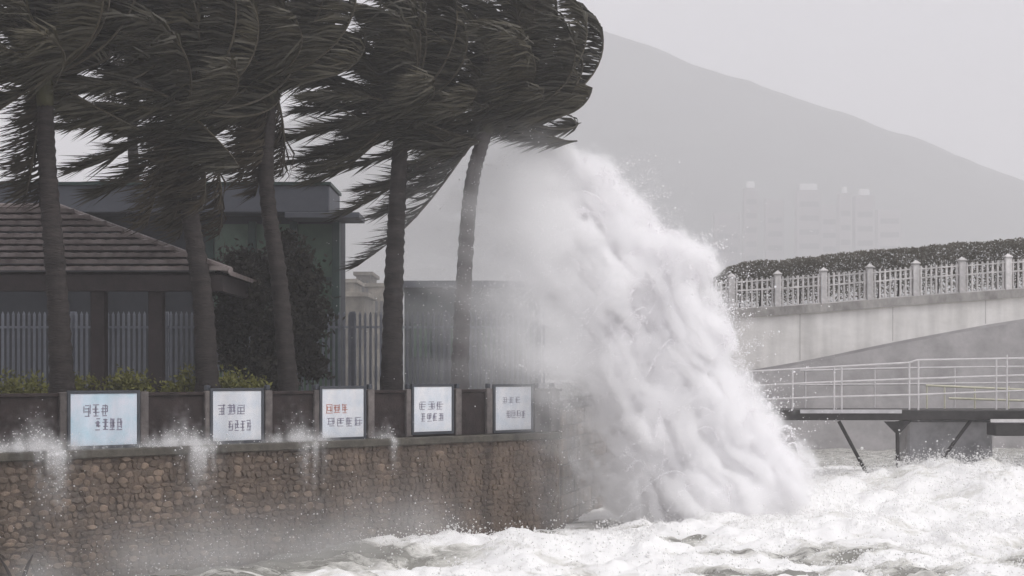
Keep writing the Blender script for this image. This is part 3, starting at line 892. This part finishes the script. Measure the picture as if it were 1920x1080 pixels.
# ------------------------------------------------------------------ bridge
YB = 50.0
def bx_(px): return (px - 960) / F * YB
def bz_(py): return HC - (py - HOR) / F * YB
def rail_top(px): return np.interp(px, [1150, 1350, 1460, 1548, 1722, 1893, 2100], [545, 524, 518, 512, 498, 486, 474])
def rail_bot(px): return rail_top(px) + 57
def soffit(px): return np.interp(px, [1150, 1300, 1420, 1500, 1560, 1640, 1700, 1780, 1850, 1920, 2020, 2150], [748, 718, 693, 679, 667, 650, 638, 623, 610, 599, 586, 570])
def bridge():
    x0 = bx_(1180)
    t = empty('footbridge', (bx_(1460), YB, 0))
    ox = bx_(1460)
    pxs = np.arange(1180, 2121, 20)
    m = MB(); vs = []; fs = []
    W = 8.0
    for i, px in enumerate(pxs):
        x = bx_(px) - ox; zt = bz_(rail_bot(px) + 14); zs = bz_(soffit(px))
        vs += [(x, 0, zt), (x, 0, zs), (x, W, zt), (x, W, zs)]
    for i in range(len(pxs) - 1):
        a = 4 * i; b = a + 4
        fs += [(a, a + 1, b + 1, b), (a + 2, b + 2, b + 3, a + 3), (a, b, b + 2, a + 2), (a + 1, a + 3, b + 3, b + 1)]
    m.add(vs, fs)
    m.build('arch_beam', M['concrete'], t)
    # arch rib line
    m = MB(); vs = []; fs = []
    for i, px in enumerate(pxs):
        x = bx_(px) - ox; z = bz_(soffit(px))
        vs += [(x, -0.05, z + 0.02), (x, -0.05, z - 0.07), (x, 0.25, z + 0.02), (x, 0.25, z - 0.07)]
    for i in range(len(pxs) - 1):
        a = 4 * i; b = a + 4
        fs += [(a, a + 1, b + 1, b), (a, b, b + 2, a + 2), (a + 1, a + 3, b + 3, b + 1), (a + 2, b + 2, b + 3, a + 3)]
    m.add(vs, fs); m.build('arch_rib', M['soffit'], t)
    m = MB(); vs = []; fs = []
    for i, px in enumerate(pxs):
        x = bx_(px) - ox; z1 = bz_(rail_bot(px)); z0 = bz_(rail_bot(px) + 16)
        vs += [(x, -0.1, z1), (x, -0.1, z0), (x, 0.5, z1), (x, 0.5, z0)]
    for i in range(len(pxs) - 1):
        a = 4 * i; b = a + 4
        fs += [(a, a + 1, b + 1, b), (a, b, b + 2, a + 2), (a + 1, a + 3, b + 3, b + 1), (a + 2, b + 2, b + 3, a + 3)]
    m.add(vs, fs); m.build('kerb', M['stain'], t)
    for px in range(1500, 2060, 174):
        m = MB(); x = bx_(px) - ox
        m.box(x - 0.007, x + 0.007, -0.006, -0.002, bz_(soffit(px)) + 0.06, bz_(rail_bot(px) + 17)); m.build('joint', M['stain'], t)
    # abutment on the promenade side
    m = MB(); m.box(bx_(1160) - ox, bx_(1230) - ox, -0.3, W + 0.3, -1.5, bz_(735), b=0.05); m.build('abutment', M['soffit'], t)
    # posts
    pm = MB(); pm.box(-0.1, 0.1, 0.0, 0.22, -1.05, 0.05, b=0.02); pm.box(-0.13, 0.13, -0.03, 0.25, 0.052, 0.11, b=0.02)
    pm.add([(-0.1, 0, .112), (0.1, 0, .112), (0.1, .22, .112), (-0.1, .22, .112), (0, .11, .2)], [(0, 1, 4), (1, 2, 4), (2, 3, 4), (3, 0, 4)])
    pmm = pm.mesh('post'); pmm.materials.append(M['white_paint'])
    px = 1460 - 87 * 3
    posts = []
    while px < 2100:
        posts.append(px); px += 86.6
    for px in posts:
        o = link('post', pmm, t); o.location = (bx_(px) - ox, 0, bz_(rail_top(px)))
    bm_ = MB(); bm_.box(-0.03, 0.03, 0.07, 0.14, -0.985, -0.01, b=0.012)
    bmm = bm_.mesh('baluster'); bmm.materials.append(M['white_paint'])
    for a, b in zip(posts[:-1], posts[1:]):
        for k in range(8):
            p = a + (b - a) * (k + 1) / 9
            o = link('baluster', bmm, t); o.location = (bx_(p) - ox, 0, bz_(rail_top(p)))
        for dz, hgt in ((-0.10, 0.04), (-0.38, 0.045), (-0.955, 0.06)):
            m = MB()
            xa, xb = bx_(a) - ox + 0.1, bx_(b) - ox - 0.1; za, zb = bz_(rail_top(a)) + dz, bz_(rail_top(b)) + dz
            m.add([(xa, 0.05, za - hgt / 2), (xb, 0.05, zb - hgt / 2), (xb, 0.05, zb + hgt / 2), (xa, 0.05, za + hgt / 2),
                   (xa, 0.16, za - hgt / 2), (xb, 0.16, zb - hgt / 2), (xb, 0.16, zb + hgt / 2), (xa, 0.16, za + hgt / 2)],
                  [(0, 1, 2, 3), (5, 4, 7, 6), (3, 2, 6, 7), (1, 0, 4, 5)])
            m.build('rail', M['white_paint'], t)
    tag(t, 'white arched concrete footbridge with baluster railing over the surf', 'bridge')
    # hedge planted along the deck
    h = empty('bridge_hedge', (bx_(1380), YB + 1.3, bz_(rail_bot(1380)) - 0.1))
    oz = h.location.z; hx = h.location.x
    rng = np.random.default_rng(8)
    Yh = YB + 1.3
    def shape(r):
        px = r.uniform(1340, 2060)
        top = np.interp(px, [1340, 1365, 1400, 1550, 1700, 1920, 2060], [516, 496, 489, 475, 461, 443, 435])
        nz = float(vnoise(np.array([px / 17.0]), np.array([0.0]), np.array([0.0]), 4)[0]) * 5
        zt = HC - (top + nz - HOR) / F * Yh; zb = HC - (rail_bot(px) - HOR) / F * Yh
        u = r.random() ** 0.6
        return Vector(((px - 960) / F * Yh - hx, r.uniform(-0.35, 0.5), zb + (zt - zb) * u - oz))
    m = MB(); leaves(m, 42000, rng, 0.045, shape); m.build('foliage', M['hedge'], h)
    m = MB()
    for k in range(20):
        px = 1350 + k * 37
        x = (px - 960) / F * Yh - hx
        zb = bz_(rail_bot(px)) - 0.06 - oz
        m.tube([(x, 0, zb), (x + 0.05, 0.05, zb + 0.5), (x, 0, zb + 1.1)], [0.04, 0.03, 0.01], 5)
    m.build('stems', M['bark'], h)
    tag(h, 'clipped dark hedge growing along the footbridge deck behind the railing', 'hedge')
bridge()

# far bank below the arch
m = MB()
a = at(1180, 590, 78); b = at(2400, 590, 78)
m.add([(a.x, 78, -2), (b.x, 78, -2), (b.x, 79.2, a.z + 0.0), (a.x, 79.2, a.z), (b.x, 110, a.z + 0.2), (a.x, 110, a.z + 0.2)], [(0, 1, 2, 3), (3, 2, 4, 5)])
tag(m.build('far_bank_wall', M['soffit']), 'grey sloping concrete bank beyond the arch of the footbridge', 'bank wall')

# ------------------------------------------------------------------ pier
def pier():
    Yp = 43.0
    t = empty('pier', (at(1490, 0, Yp).x, Yp, 0))
    ox = t.location.x
    X_ = lambda px, y=Yp: (px - 960) / F * y - ox
    Z_ = lambda py, y=Yp: HC - (py - HOR) / F * y
    m = MB(); m.box(X_(1395), X_(2050), 0, 2.4, Z_(788), Z_(769), b=0.02); dk = m.build('deck', M['pier_deck'], t)
    m = MB(); m.box(X_(1500), X_(1690), -0.06, -0.004, Z_(775), Z_(768), b=0.005); m.build('fender_strip', M['pile'], dk)
    # lower landing
    m = MB(); m.box(X_(1848), X_(2080), -0.9, -0.08, Z_(815), Z_(792), b=0.02); m.build('lower_landing', M['pier_deck'], t)
    m = MB(); m.box(X_(1838), X_(2080), -0.95, -0.91, Z_(790), Z_(784)); m.build('landing_rail', M['galv'], t)
    # supports
    for (xa, ya, xb, yb, r) in ((1575, 790, 1640, 912, 0.05), (1685, 790, 1686, 905, 0.055), (1825, 786, 1740, 900, 0.05)):
        m = MB(); m.tube([(X_(xa), 0.15, Z_(ya) - 0.0), (X_(xb), 0.15, Z_(yb))], r, 8); m.build('brace', M['pier_deck'], t)
    m = MB(); m.add([(X_(1660), 0.1, Z_(790.5)), (X_(1710), 0.1, Z_(790.5)), (X_(1690), 0.1, Z_(812)), (X_(1681), 0.1, Z_(812)),
                     (X_(1660), 0.2, Z_(790.5)), (X_(1710), 0.2, Z_(790.5)), (X_(1690), 0.2, Z_(812)), (X_(1681), 0.2, Z_(812))],
                    [(0, 3, 2, 1), (4, 5, 6, 7), (0, 4, 7, 3), (1, 2, 6, 5), (3, 7, 6, 2)]); m.build('gusset', M['pier_deck'], t)
    m = MB(); m.box(X_(1702, 44.2), X_(1862, 44.2), 1.2, 2.3, -1.5, Z_(790) - 0.003, b=0.06); m.build('pile_cap', M['pile'], t)
    # railings, near and far side
    def rail(y0, seg, posts, zoff):
        for (pts) in seg:
            m = MB(); m.tube([(X_(px, Yp + y0), y0, Z_(py, Yp + y0) + zoff) for px, py in pts], 0.026, 6); m.build('handrail', M['galv'], t)
        for px, p0, p1 in posts:
            m = MB(); m.tube([(X_(px, Yp + y0), y0, Z_(p0, Yp + y0)), (X_(px, Yp + y0), y0, Z_(p1, Yp + y0))], 0.026, 6); m.build('rail_post', M['galv'], t)
    rail(0.06, [[(1400, 697), (1560, 688), (1705, 680), (1720, 675), (1900, 672), (2040, 671)],
                [(1400, 724), (1560, 716), (1720, 710), (1900, 704), (2040, 700)],
                [(1400, 750), (1560, 744), (1720, 740), (1900, 733), (2040, 730)]],
         [(1564, 688, 790), (1578, 688, 768), (1705, 680, 768), (1722, 675, 790), (1868, 673, 768), (1888, 665, 768), (1410, 697, 768), (1486, 693, 768), (2030, 671, 768)], 0)
    rail(2.2, [[(1500, 695), (1700, 690), (2040, 686)], [(1500, 722), (1700, 720), (2040, 716)]],
         [(1510, 695, 765), (1640, 692, 765), (1790, 689, 765), (1930, 686, 765)], 0)
    # gangway hand rail, faded yellow
    m = MB(); m.tube([(X_(1756), 1.1, Z_(723)), (X_(1840), 1.1, Z_(727)), (X_(1990), 1.1, Z_(733))], 0.03, 6); m.build('gangway_rail', M['yellow'], t)
    m = MB(); m.tube([(X_(1800), 1.1, Z_(748)), (X_(1990), 1.1, Z_(754))], 0.03, 6); m.build('gangway_rail', M['yellow'], t)
    for px in (1758, 1792, 1850, 1915):
        m = MB(); m.tube([(X_(px), 1.1, Z_(725)), (X_(px), 1.1, Z_(768))], 0.024, 6); m.build('gangway_post', M['yellow'], t)
    tag(t, 'dark pier deck with galvanised railings on slanted braces in the surf', 'pier')
pier()

# ------------------------------------------------------------------ bare branch in the near water
def branch():
    t = at(40, 1100, 27.2); t.z = -0.3
    o = empty('bare_branch', t)
    def P(px, py): return at(px, py, 27.2) - t
    m = MB(); m.tube([Vector((0, 0, -0.2)), P(46, 1078), P(53, 1058), P(62, 1040)], [0.05, 0.04, 0.03, 0.008], 6); m.build('stem', M['twig'], o)
    m = MB(); m.tube([Vector((0, 0, -0.15)), P(20, 1082), P(10, 1062), P(-2, 1044)], [0.04, 0.032, 0.025, 0.01], 6); m.build('twig', M['twig'], o)
    tag(o, 'forked bare dark branch sticking out of the water below the seawall', 'branch')
branch()

# ------------------------------------------------------------------ spray: clouds of droplets
def fog_mat(name, col, aniso=0.0):
    m = bpy.data.materials.new(name); m.use_nodes = True
    n = m.node_tree; n.nodes.clear()
    pv = n.nodes.new('ShaderNodeVolumePrincipled')
    pv.inputs['Color'].default_value = (*col, 1); pv.inputs['Density'].default_value = 1.0
    pv.inputs['Anisotropy'].default_value = aniso
    o = n.nodes.new('ShaderNodeOutputMaterial'); n.links.new(pv.outputs[0], o.inputs['Volume'])
    return m
M['fog'] = fog_mat('spray_fog', (0.999, 0.998, 0.999))

def droplets_group(name, m, grid=None):
    """droplet points from the vertices; optionally a fog whose density grid is stored on the vertices after the droplets"""
    g = bpy.data.node_groups.new(name, 'GeometryNodeTree')
    g.interface.new_socket('Geometry', in_out='INPUT', socket_type='NodeSocketGeometry')
    g.interface.new_socket('Geometry', in_out='OUTPUT', socket_type='NodeSocketGeometry')
    N = g.nodes.new; L = g.links.new
    i = N('NodeGroupInput'); o = N('NodeGroupOutput')
    mp = N('GeometryNodeMeshToPoints')
    na = N('GeometryNodeInputNamedAttribute'); na.data_type = 'FLOAT'; na.inputs['Name'].default_value = 'rad'
    gt = N('ShaderNodeMath'); gt.operation = 'GREATER_THAN'; gt.inputs[1].default_value = 1e-6
    L(na.outputs['Attribute'], gt.inputs[0]); L(gt.outputs[0], mp.inputs['Selection'])
    sm = N('GeometryNodeSetMaterial'); sm.inputs['Material'].default_value = m
    L(i.outputs[0], mp.inputs['Mesh']); L(na.outputs['Attribute'], mp.inputs['Radius'])
    L(mp.outputs[0], sm.inputs['Geometry'])
    if grid is None:
        L(sm.outputs[0], o.inputs[0]); return g
    lo, hi, res, first = grid
    vc = N('GeometryNodeVolumeCube')
    vc.inputs['Min'].default_value = lo; vc.inputs['Max'].default_value = hi
    for k, ax in enumerate('XYZ'): vc.inputs['Resolution ' + ax].default_value = res[k]
    pos = N('GeometryNodeInputPosition')
    mr = N('ShaderNodeMapRange'); mr.data_type = 'FLOAT_VECTOR'
    mr.inputs[7].default_value = lo; mr.inputs[8].default_value = hi
    mr.inputs[9].default_value = (0, 0, 0); mr.inputs[10].default_value = [r - 1 for r in res]
    L(pos.outputs[0], mr.inputs[6])
    ad = N('ShaderNodeVectorMath'); ad.operation = 'ADD'; ad.inputs[1].default_value = (0.5, 0.5, 0.5)
    fl = N('ShaderNodeVectorMath'); fl.operation = 'FLOOR'
    L(mr.outputs[1], ad.inputs[0]); L(ad.outputs[0], fl.inputs[0])
    dt = N('ShaderNodeVectorMath'); dt.operation = 'DOT_PRODUCT'; dt.inputs[1].default_value = (1, res[0], res[0] * res[1])
    L(fl.outputs[0], dt.inputs[0])
    of = N('ShaderNodeMath'); of.operation = 'ADD'; of.inputs[1].default_value = first + 0.1
    L(dt.outputs['Value'], of.inputs[0])
    si = N('GeometryNodeSampleIndex'); si.data_type = 'FLOAT'; si.domain = 'POINT'; si.clamp = True
    nd = N('GeometryNodeInputNamedAttribute'); nd.data_type = 'FLOAT'; nd.inputs['Name'].default_value = 'dens'
    L(i.outputs[0], si.inputs['Geometry']); L(nd.outputs['Attribute'], si.inputs['Value']); L(of.outputs[0], si.inputs['Index'])
    L(si.outputs[0], vc.inputs['Density'])
    sv = N('GeometryNodeSetMaterial'); sv.inputs['Material'].default_value = M['fog']
    L(vc.outputs[0], sv.inputs['Geometry'])
    jn = N('GeometryNodeJoinGeometry')
    L(sm.outputs[0], jn.inputs[0]); L(sv.outputs[0], jn.inputs[0]); L(jn.outputs[0], o.inputs[0])
    return g

def droplets(name, P, rad, label, cat, mk='spray', fog=None):
    """P: all droplet centres; fog = (cell size, extinction per droplet, share of droplets kept as visible drops)"""
    me = bpy.data.meshes.new(name)
    base = P.mean(0); base[2] = P[:, 2].min()
    P = P - base
    grid = None; dens = None
    if fog:
        cell, ext, share = fog
        lo = P.min(0) - 3 * cell; hi = P.max(0) + 3 * cell
        res = [int(math.ceil((hi[k] - lo[k]) / cell)) for k in range(3)]
        hi = lo + np.array(res) * cell
        hst, _ = np.histogramdd(P, bins=res, range=[(lo[k], hi[k]) for k in range(3)])
        for ax in range(3):
            hst = 0.6 * hst + 0.2 * np.roll(hst, 1, ax) + 0.2 * np.roll(hst, -1, ax)
        hst = hst * ext / cell ** 3
        hst[hst < 0.004] = 0
        dens = hst.transpose(2, 1, 0).ravel()          # x fastest
        k = R.random(len(P)) < share
        pick = P[R.integers(0, len(P), len(dens))]     # the grid carriers hide among the droplets
        P, rad = P[k], rad[k]
        grid = (tuple(lo + cell / 2), tuple(hi - cell / 2), res, len(P))
        rad = np.concatenate([rad, np.zeros(len(dens))]); nd = len(P)
        P = np.concatenate([P, pick])
        dens = np.concatenate([np.zeros(nd), dens])
    me.vertices.add(len(P)); me.vertices.foreach_set('co', P.astype(np.float32).ravel())
    a = me.attributes.new('rad', 'FLOAT', 'POINT'); a.data.foreach_set('value', rad.astype(np.float32))
    if dens is not None:
        a = me.attributes.new('dens', 'FLOAT', 'POINT'); a.data.foreach_set('value', dens.astype(np.float32))
    me.update()
    o = link(name, me, None, M[mk]); o.location = base
    md = o.modifiers.new('droplets', 'NODES'); md.node_group = droplets_group(name + '_droplets', M[mk], grid)
    tag(o, label, cat, kind='stuff')
    return o

YS = 38.6
def sx(px): return (px - 960) / F * YS
def sz(py): return HC - (py - HOR) / F * YS
SC = YS / F
# puffs: column, row, radius (photo pixels at the splash), weight, depth offset (m), softness
PUFFS = [
 # main column from the foot to the crest
 (1290, 930, 150, 1.1, 0.0, .5), (1390, 900, 100, 1.0, -0.3, .5), (1200, 880, 100, 0.25, 0.2, .8), (1120, 900, 70, 0.08, 0.4, 1.0),
 (1270, 800, 130, 1.0, 0.0, .5), (1370, 790, 80, 1.0, -0.2, .45), (1180, 760, 90, 0.6, 0.2, .8),
 (1240, 680, 115, 1.1, 0.0, .5), (1150, 640, 90, 0.8, 0.2, .7), (1330, 690, 62, 0.9, -0.3, .45),
 (1200, 570, 105, 1.2, 0.0, .5), (1120, 530, 95, 1.1, 0.2, .6), (1300, 590, 62, 1.0, -0.3, .4),
 (1160, 470, 95, 1.2, 0.0, .5), (1270, 510, 70, 1.1, -0.2, .4), (1310, 500, 42, 0.9, -0.2, .4),
 (1090, 430, 80, 1.0, 0.2, .6), (1135, 400, 60, 1.1, 0.0, .45), (1120, 345, 45, 0.9, 0.0, .5), (1065, 350, 55, 0.6, 0.2, .8), (1040, 310, 45, 0.25, 0.3, 1.0),
 (1235, 460, 40, 0.9, 0, .4), (1345, 640, 45, 0.8, -0.4, .4), (1425, 830, 60, 0.9, -0.4, .45), (1470, 890, 55, 0.9, -0.5, .45), (1180, 390, 30, .7, 0, .5),
 (1440, 950, 90, 0.9, -0.6, .5), (1050, 470, 80, 0.9, .2, .8), (1010, 420, 60, .5, .2, 1.0), (1060, 545, 75, .7, .2, .9), (1100, 330, 40, .8, 0, .5), (1330, 960, 110, 1.0, -0.8, .6), (1230, 965, 80, .3, -0.6, .8), (1080, 700, 60, 0.28, .3, 1.0), (1090, 600, 60, 0.45, .3, .9),
]
def splash():
    N = 1500000
    wts = np.array([p[2] ** 2 * p[3] for p in PUFFS]); wts = wts / wts.sum()
    out = []
    # every puff breaks up into lobes of several sizes
    lob = []
    for (px, py, r, wg, yo, soft), w_ in zip(PUFFS, wts):
        n = 26
        for k in range(n):
            u = R.normal(0, 1, 3); u /= np.linalg.norm(u); u *= R.random() ** 0.45
            lr = r * R.uniform(0.22, 0.5)
            lob.append((sx(px) + u[0] * r * 0.82 * SC, YS + yo + u[1] * r * 0.75 * SC, sz(py) + u[2] * r * 0.82 * SC, lr * SC, w_ / n, soft))
    lob = np.array(lob)
    pick = R.choice(len(lob), N, p=lob[:, 4] / lob[:, 4].sum())
    L = lob[pick]
    u = R.normal(0, 1, (N, 3)); u /= np.linalg.norm(u, axis=1)[:, None]
    rr = R.random(N) ** (1 / 3.0)
    g = np.abs(R.normal(0, 0.75, N))
    rr = np.where(R.random(N) < L[:, 5], g, rr)
    P = L[:, :3] + u * (rr * L[:, 3])[:, None]
    # drawn out along the flow: up and then downwind
    t = R.exponential(0.30, N) * (0.25 + L[:, 5])
    P[:, 0] -= t * (0.45 + 0.3 * R.random(N)); P[:, 2] += t * 0.86 - t * t * 0.35
    # torn sheets and strands along the throw, with dark gaps between
    al = -0.5 * P[:, 0] + 0.86 * P[:, 2]; ac = 0.86 * P[:, 0] + 0.5 * P[:, 2]
    wob = 0.9 * (vnoise(P[:, 0] * 0.9, P[:, 1] * 0.9, P[:, 2] * 0.9, 61) - 0.5)
    f = 0.58 * fbm((ac + wob) * 5.5, P[:, 1] * 3.5, al * 0.7, 4, 91, 0.7) + 0.42 * fbm(P[:, 0] * 2.4, P[:, 1] * 2.4, P[:, 2] * 2.0, 5, 93, 0.7)
    keep = R.random(N) < np.clip((f - 0.455) / 0.07, 0.01, 1)
    P = P[keep]
    P = P[P[:, 2] > -0.2]
    rad = R.gamma(3.0, 0.0019, len(P)) + 0.002
    droplets('wave_splash', P, rad, 'towering white plume of spray where the wave breaks on the seawall corner', 'wave splash', fog=(0.05, 6.5e-4, 0.10))
splash()

def flung():
    """heavy drops thrown clear of the falling edge of the plume"""
    n = 9000
    edge = np.array([(1130, 320), (1180, 370), (1240, 435), (1320, 470), (1350, 560), (1375, 640), (1410, 740), (1460, 830), (1510, 890)], float)
    u = R.uniform(0, len(edge) - 1.001, n); i = u.astype(int); fr = (u - i)[:, None]
    e = edge[i] * (1 - fr) + edge[i + 1] * fr
    cl = fbm(u * 6, u * 0, u * 0, 3, 15)
    d = R.exponential(0.22, n) * (0.3 + 2.2 * np.clip(cl - 0.35, 0, 1) * 2) - 0.15
    P = np.stack([sx(e[:, 0]) + d * 0.85, YS - 0.4 + R.normal(0, 0.6, n), sz(e[:, 1]) + d * 0.45], 1)
    # strands and jets torn out of the sheet, on ballistic arcs blown downwind
    S = []
    wj = np.array([p[2] * max(0.0, p[3] - 0.55) for p in PUFFS]); wj /= wj.sum()
    for j in range(220):
        px, py, r, wg, yo, soft = PUFFS[R.choice(len(PUFFS), p=wj)]
        u = R.normal(0, 1, 3); u /= np.linalg.norm(u); u *= R.uniform(0.55, 1.0)
        o = np.array([sx(px) + u[0] * r * SC, YS + yo - abs(u[1]) * r * 0.8 * SC, sz(py) + u[2] * r * SC])
        n = int(R.uniform(60, 320)); tt = R.uniform(0, 1, n) ** 0.8 * R.uniform(0.3, 0.95)
        v = np.array([R.normal(-0.3, 0.8), R.normal(0, 0.4), R.uniform(0.3, 2.3)])
        acc = np.array([-1.7, 0, -5.5])
        q_ = o + v * tt[:, None] + 0.5 * acc * (tt ** 2)[:, None]
        wdt = R.uniform(0.004, 0.03) * (0.4 + 2.2 * tt)
        S.append(q_ + R.normal(0, 1, (n, 3)) * wdt[:, None])
    P = np.concatenate([P] + S)
    P = P[P[:, 2] > -0.1]; n = len(P)
    droplets('flung_drops', P, R.gamma(2.0, 0.0026, n) + 0.0025, 'separate heavy drops and strands flung off the face and falling edge of the plume', 'water drops')
flung()

def mist():
    N = 330000
    # blown downwind of the plume over fence, trunks and parapet
    A = [(1020, 470, 100, 1.6), (940, 560, 110, .6), (1010, 640, 80, 1.3), (1020, 400, 80, 1.3), (1060, 680, 60, 1.6), (880, 470, 110, .45), (1040, 760, 60, 1.0), (1030, 560, 70, 1.3), (990, 390, 80, 1.1),
         (1050, 880, 70, .35), (820, 600, 110, .10), (930, 690, 80, .5), (1000, 330, 60, .7), (800, 420, 100, .10), (1090, 820, 60, .5), (1060, 950, 60, 0.3), (1130, 940, 70, .4)]
    w_ = np.array([a[2] ** 2 * a[3] for a in A]); w_ /= w_.sum()
    k = R.choice(len(A), N, p=w_); A = np.array(A)[k]
    P = np.stack([sx(A[:, 0]) + R.normal(0, 0.62, N) * A[:, 2] * SC, 37.2 + R.normal(0, 0.7, N), sz(A[:, 1]) + R.normal(0, 0.62, N) * A[:, 2] * SC], 1)
    P[:, 0] -= R.exponential(0.35, N)
    f = fbm(P[:, 0] * 1.1, P[:, 1] * 1.5, P[:, 2] * 3.2 + P[:, 0] * 0.9, 4, 95, 0.6)
    P = P[R.random(N) < np.clip((f - 0.34) / 0.22, 0.08, 1)]
    P = P[P[:, 2] > 0]
    rad = R.gamma(3.0, 0.0017, len(P)) + 0.0025
    droplets('blown_mist', P, rad, 'thin veil of mist blown from the plume across fence and palms', 'mist', fog=(0.12, 1.25e-4, 0.02))
mist()

def wall_mist():
    N = 160000
    s = R.uniform(wall_s(-40), wall_s(760), N)
    off = 0.6 + R.gamma(2.0, 0.45, N)
    h = R.gamma(1.6, 0.33, N)
    f = fbm(s * 0.8, off * 0.6, h * 1.2, 3, 97)
    k = R.random(N) < np.clip((f - 0.3) / 0.3, 0.1, 1)
    s, off, h = s[k], off[k], h[k]
    n = np.array([WD[1], -WD[0]])
    P = np.stack([W0[0] + WD[0] * s + n[0] * off, W0[1] + WD[1] * s + n[1] * off, h], 1)
    droplets('surf_mist', P, R.gamma(3.0, 0.0016, len(P)) + 0.002, 'low grey surf mist drifting along the foot of the seawall', 'mist', fog=(0.2, 0.42e-4, 0.01))
wall_mist()

def spill(px, top, width, n, label, fall=0.9):
    s0 = wall_s(px, 0.3)
    s = s0 + R.normal(0, width, n)
    kind = R.random(n) * 0.72
    off = np.where(kind < 0.5, R.uniform(0.05, 0.4, n), 0.42 + np.abs(R.normal(0, 0.06, n)))
    h = np.where(kind < 0.5, ZL + R.exponential(0.065, n) * (1 + 1.2 * np.exp(-((s - s0) / (0.7 * width)) ** 2)), ZL - R.exponential(0.35 * fall, n))
    s = np.where(kind < 0.5, s, s0 + width * 0.55 + (s - s0) * 0.42)
    f = fbm(s * 9, h * 1.0, off * 3, 3, 99, 0.6)
    k = R.random(n) < np.clip((f - 0.36) / 0.2, 0.05, 1)
    s, off, h = s[k], off[k], h[k]
    nn = np.array([WD[1], -WD[0]])
    P = np.stack([W0[0] + WD[0] * s + nn[0] * off, W0[1] + WD[1] * s + nn[1] * off, h], 1)
    droplets('ledge_spill', P, R.gamma(3.0, 0.0018, len(P)) + 0.002, label, 'spilling water', fog=(0.04, 1.3e-4, 0.12))
spill(70, 830, 0.55, 12000, 'white water spilling over the ledge just outside the widest sign', 1.2)
spill(345, 825, 0.5, 10000, 'white water spilling over the ledge between the widest sign and its neighbour')
spill(562, 822, 0.42, 6000, 'white water spilling over the ledge beside the sign with reddish characters', 1.2)
spill(722, 812, 0.16, 1800, 'small spill of white water on the ledge between the two plainest signs', .5)

def froth():
    """droplets and froth thrown up from the wave tops"""
    N = 180000
    x = R.uniform(-6, 17, N); y = R.uniform(28, 46, N)
    d = sea_side(x, y)
    keep = (d > 0.55)
    x, y = x[keep], y[keep]
    h = sea_height(x, y)
    c = fbm(x * 0.9, y * 1.1, x * 0, 4, 55)
    fo = 0.05 + 1.2 * (c - 0.5) + 0.75 * np.clip(h, -0.3, 0.9) - 0.5 * np.clip((-1.5 - x) / 3, 0, 1)
    k = R.random(len(x)) < np.clip(fo * 1.5, 0, 1)
    x, y, h, c = x[k], y[k], h[k], c[k]
    z = h + R.exponential(0.045, len(x)) * (0.4 + 2.2 * np.clip(c - 0.45, 0, 1) * 4) + R.exponential(0.10, len(x)) * (h > 0.55)
    P = np.stack([x, y, z], 1)
    droplets('sea_froth', P, R.gamma(2.5, 0.0030, len(P)) + 0.003, 'white froth and droplets thrown up all over the churning sea', 'sea foam', 'foam')
froth()

# ------------------------------------------------------------------ haze
m = MB(); m.box(-1900, 1900, -40, 1900, -4.0, 352)
vm = bpy.data.materials.new('storm_haze'); vm.use_nodes = True
n = vm.node_tree; n.nodes.clear()
pv = n.nodes.new('ShaderNodeVolumePrincipled')
pv.inputs['Color'].default_value = (0.96, 0.955, 0.97, 1)
pv.inputs['Density'].default_value = 0.0012
oo = n.nodes.new('ShaderNodeOutputMaterial')
n.links.new(pv.outputs[0], oo.inputs['Volume'])
tag(m.build('haze', vm), kind='stuff')
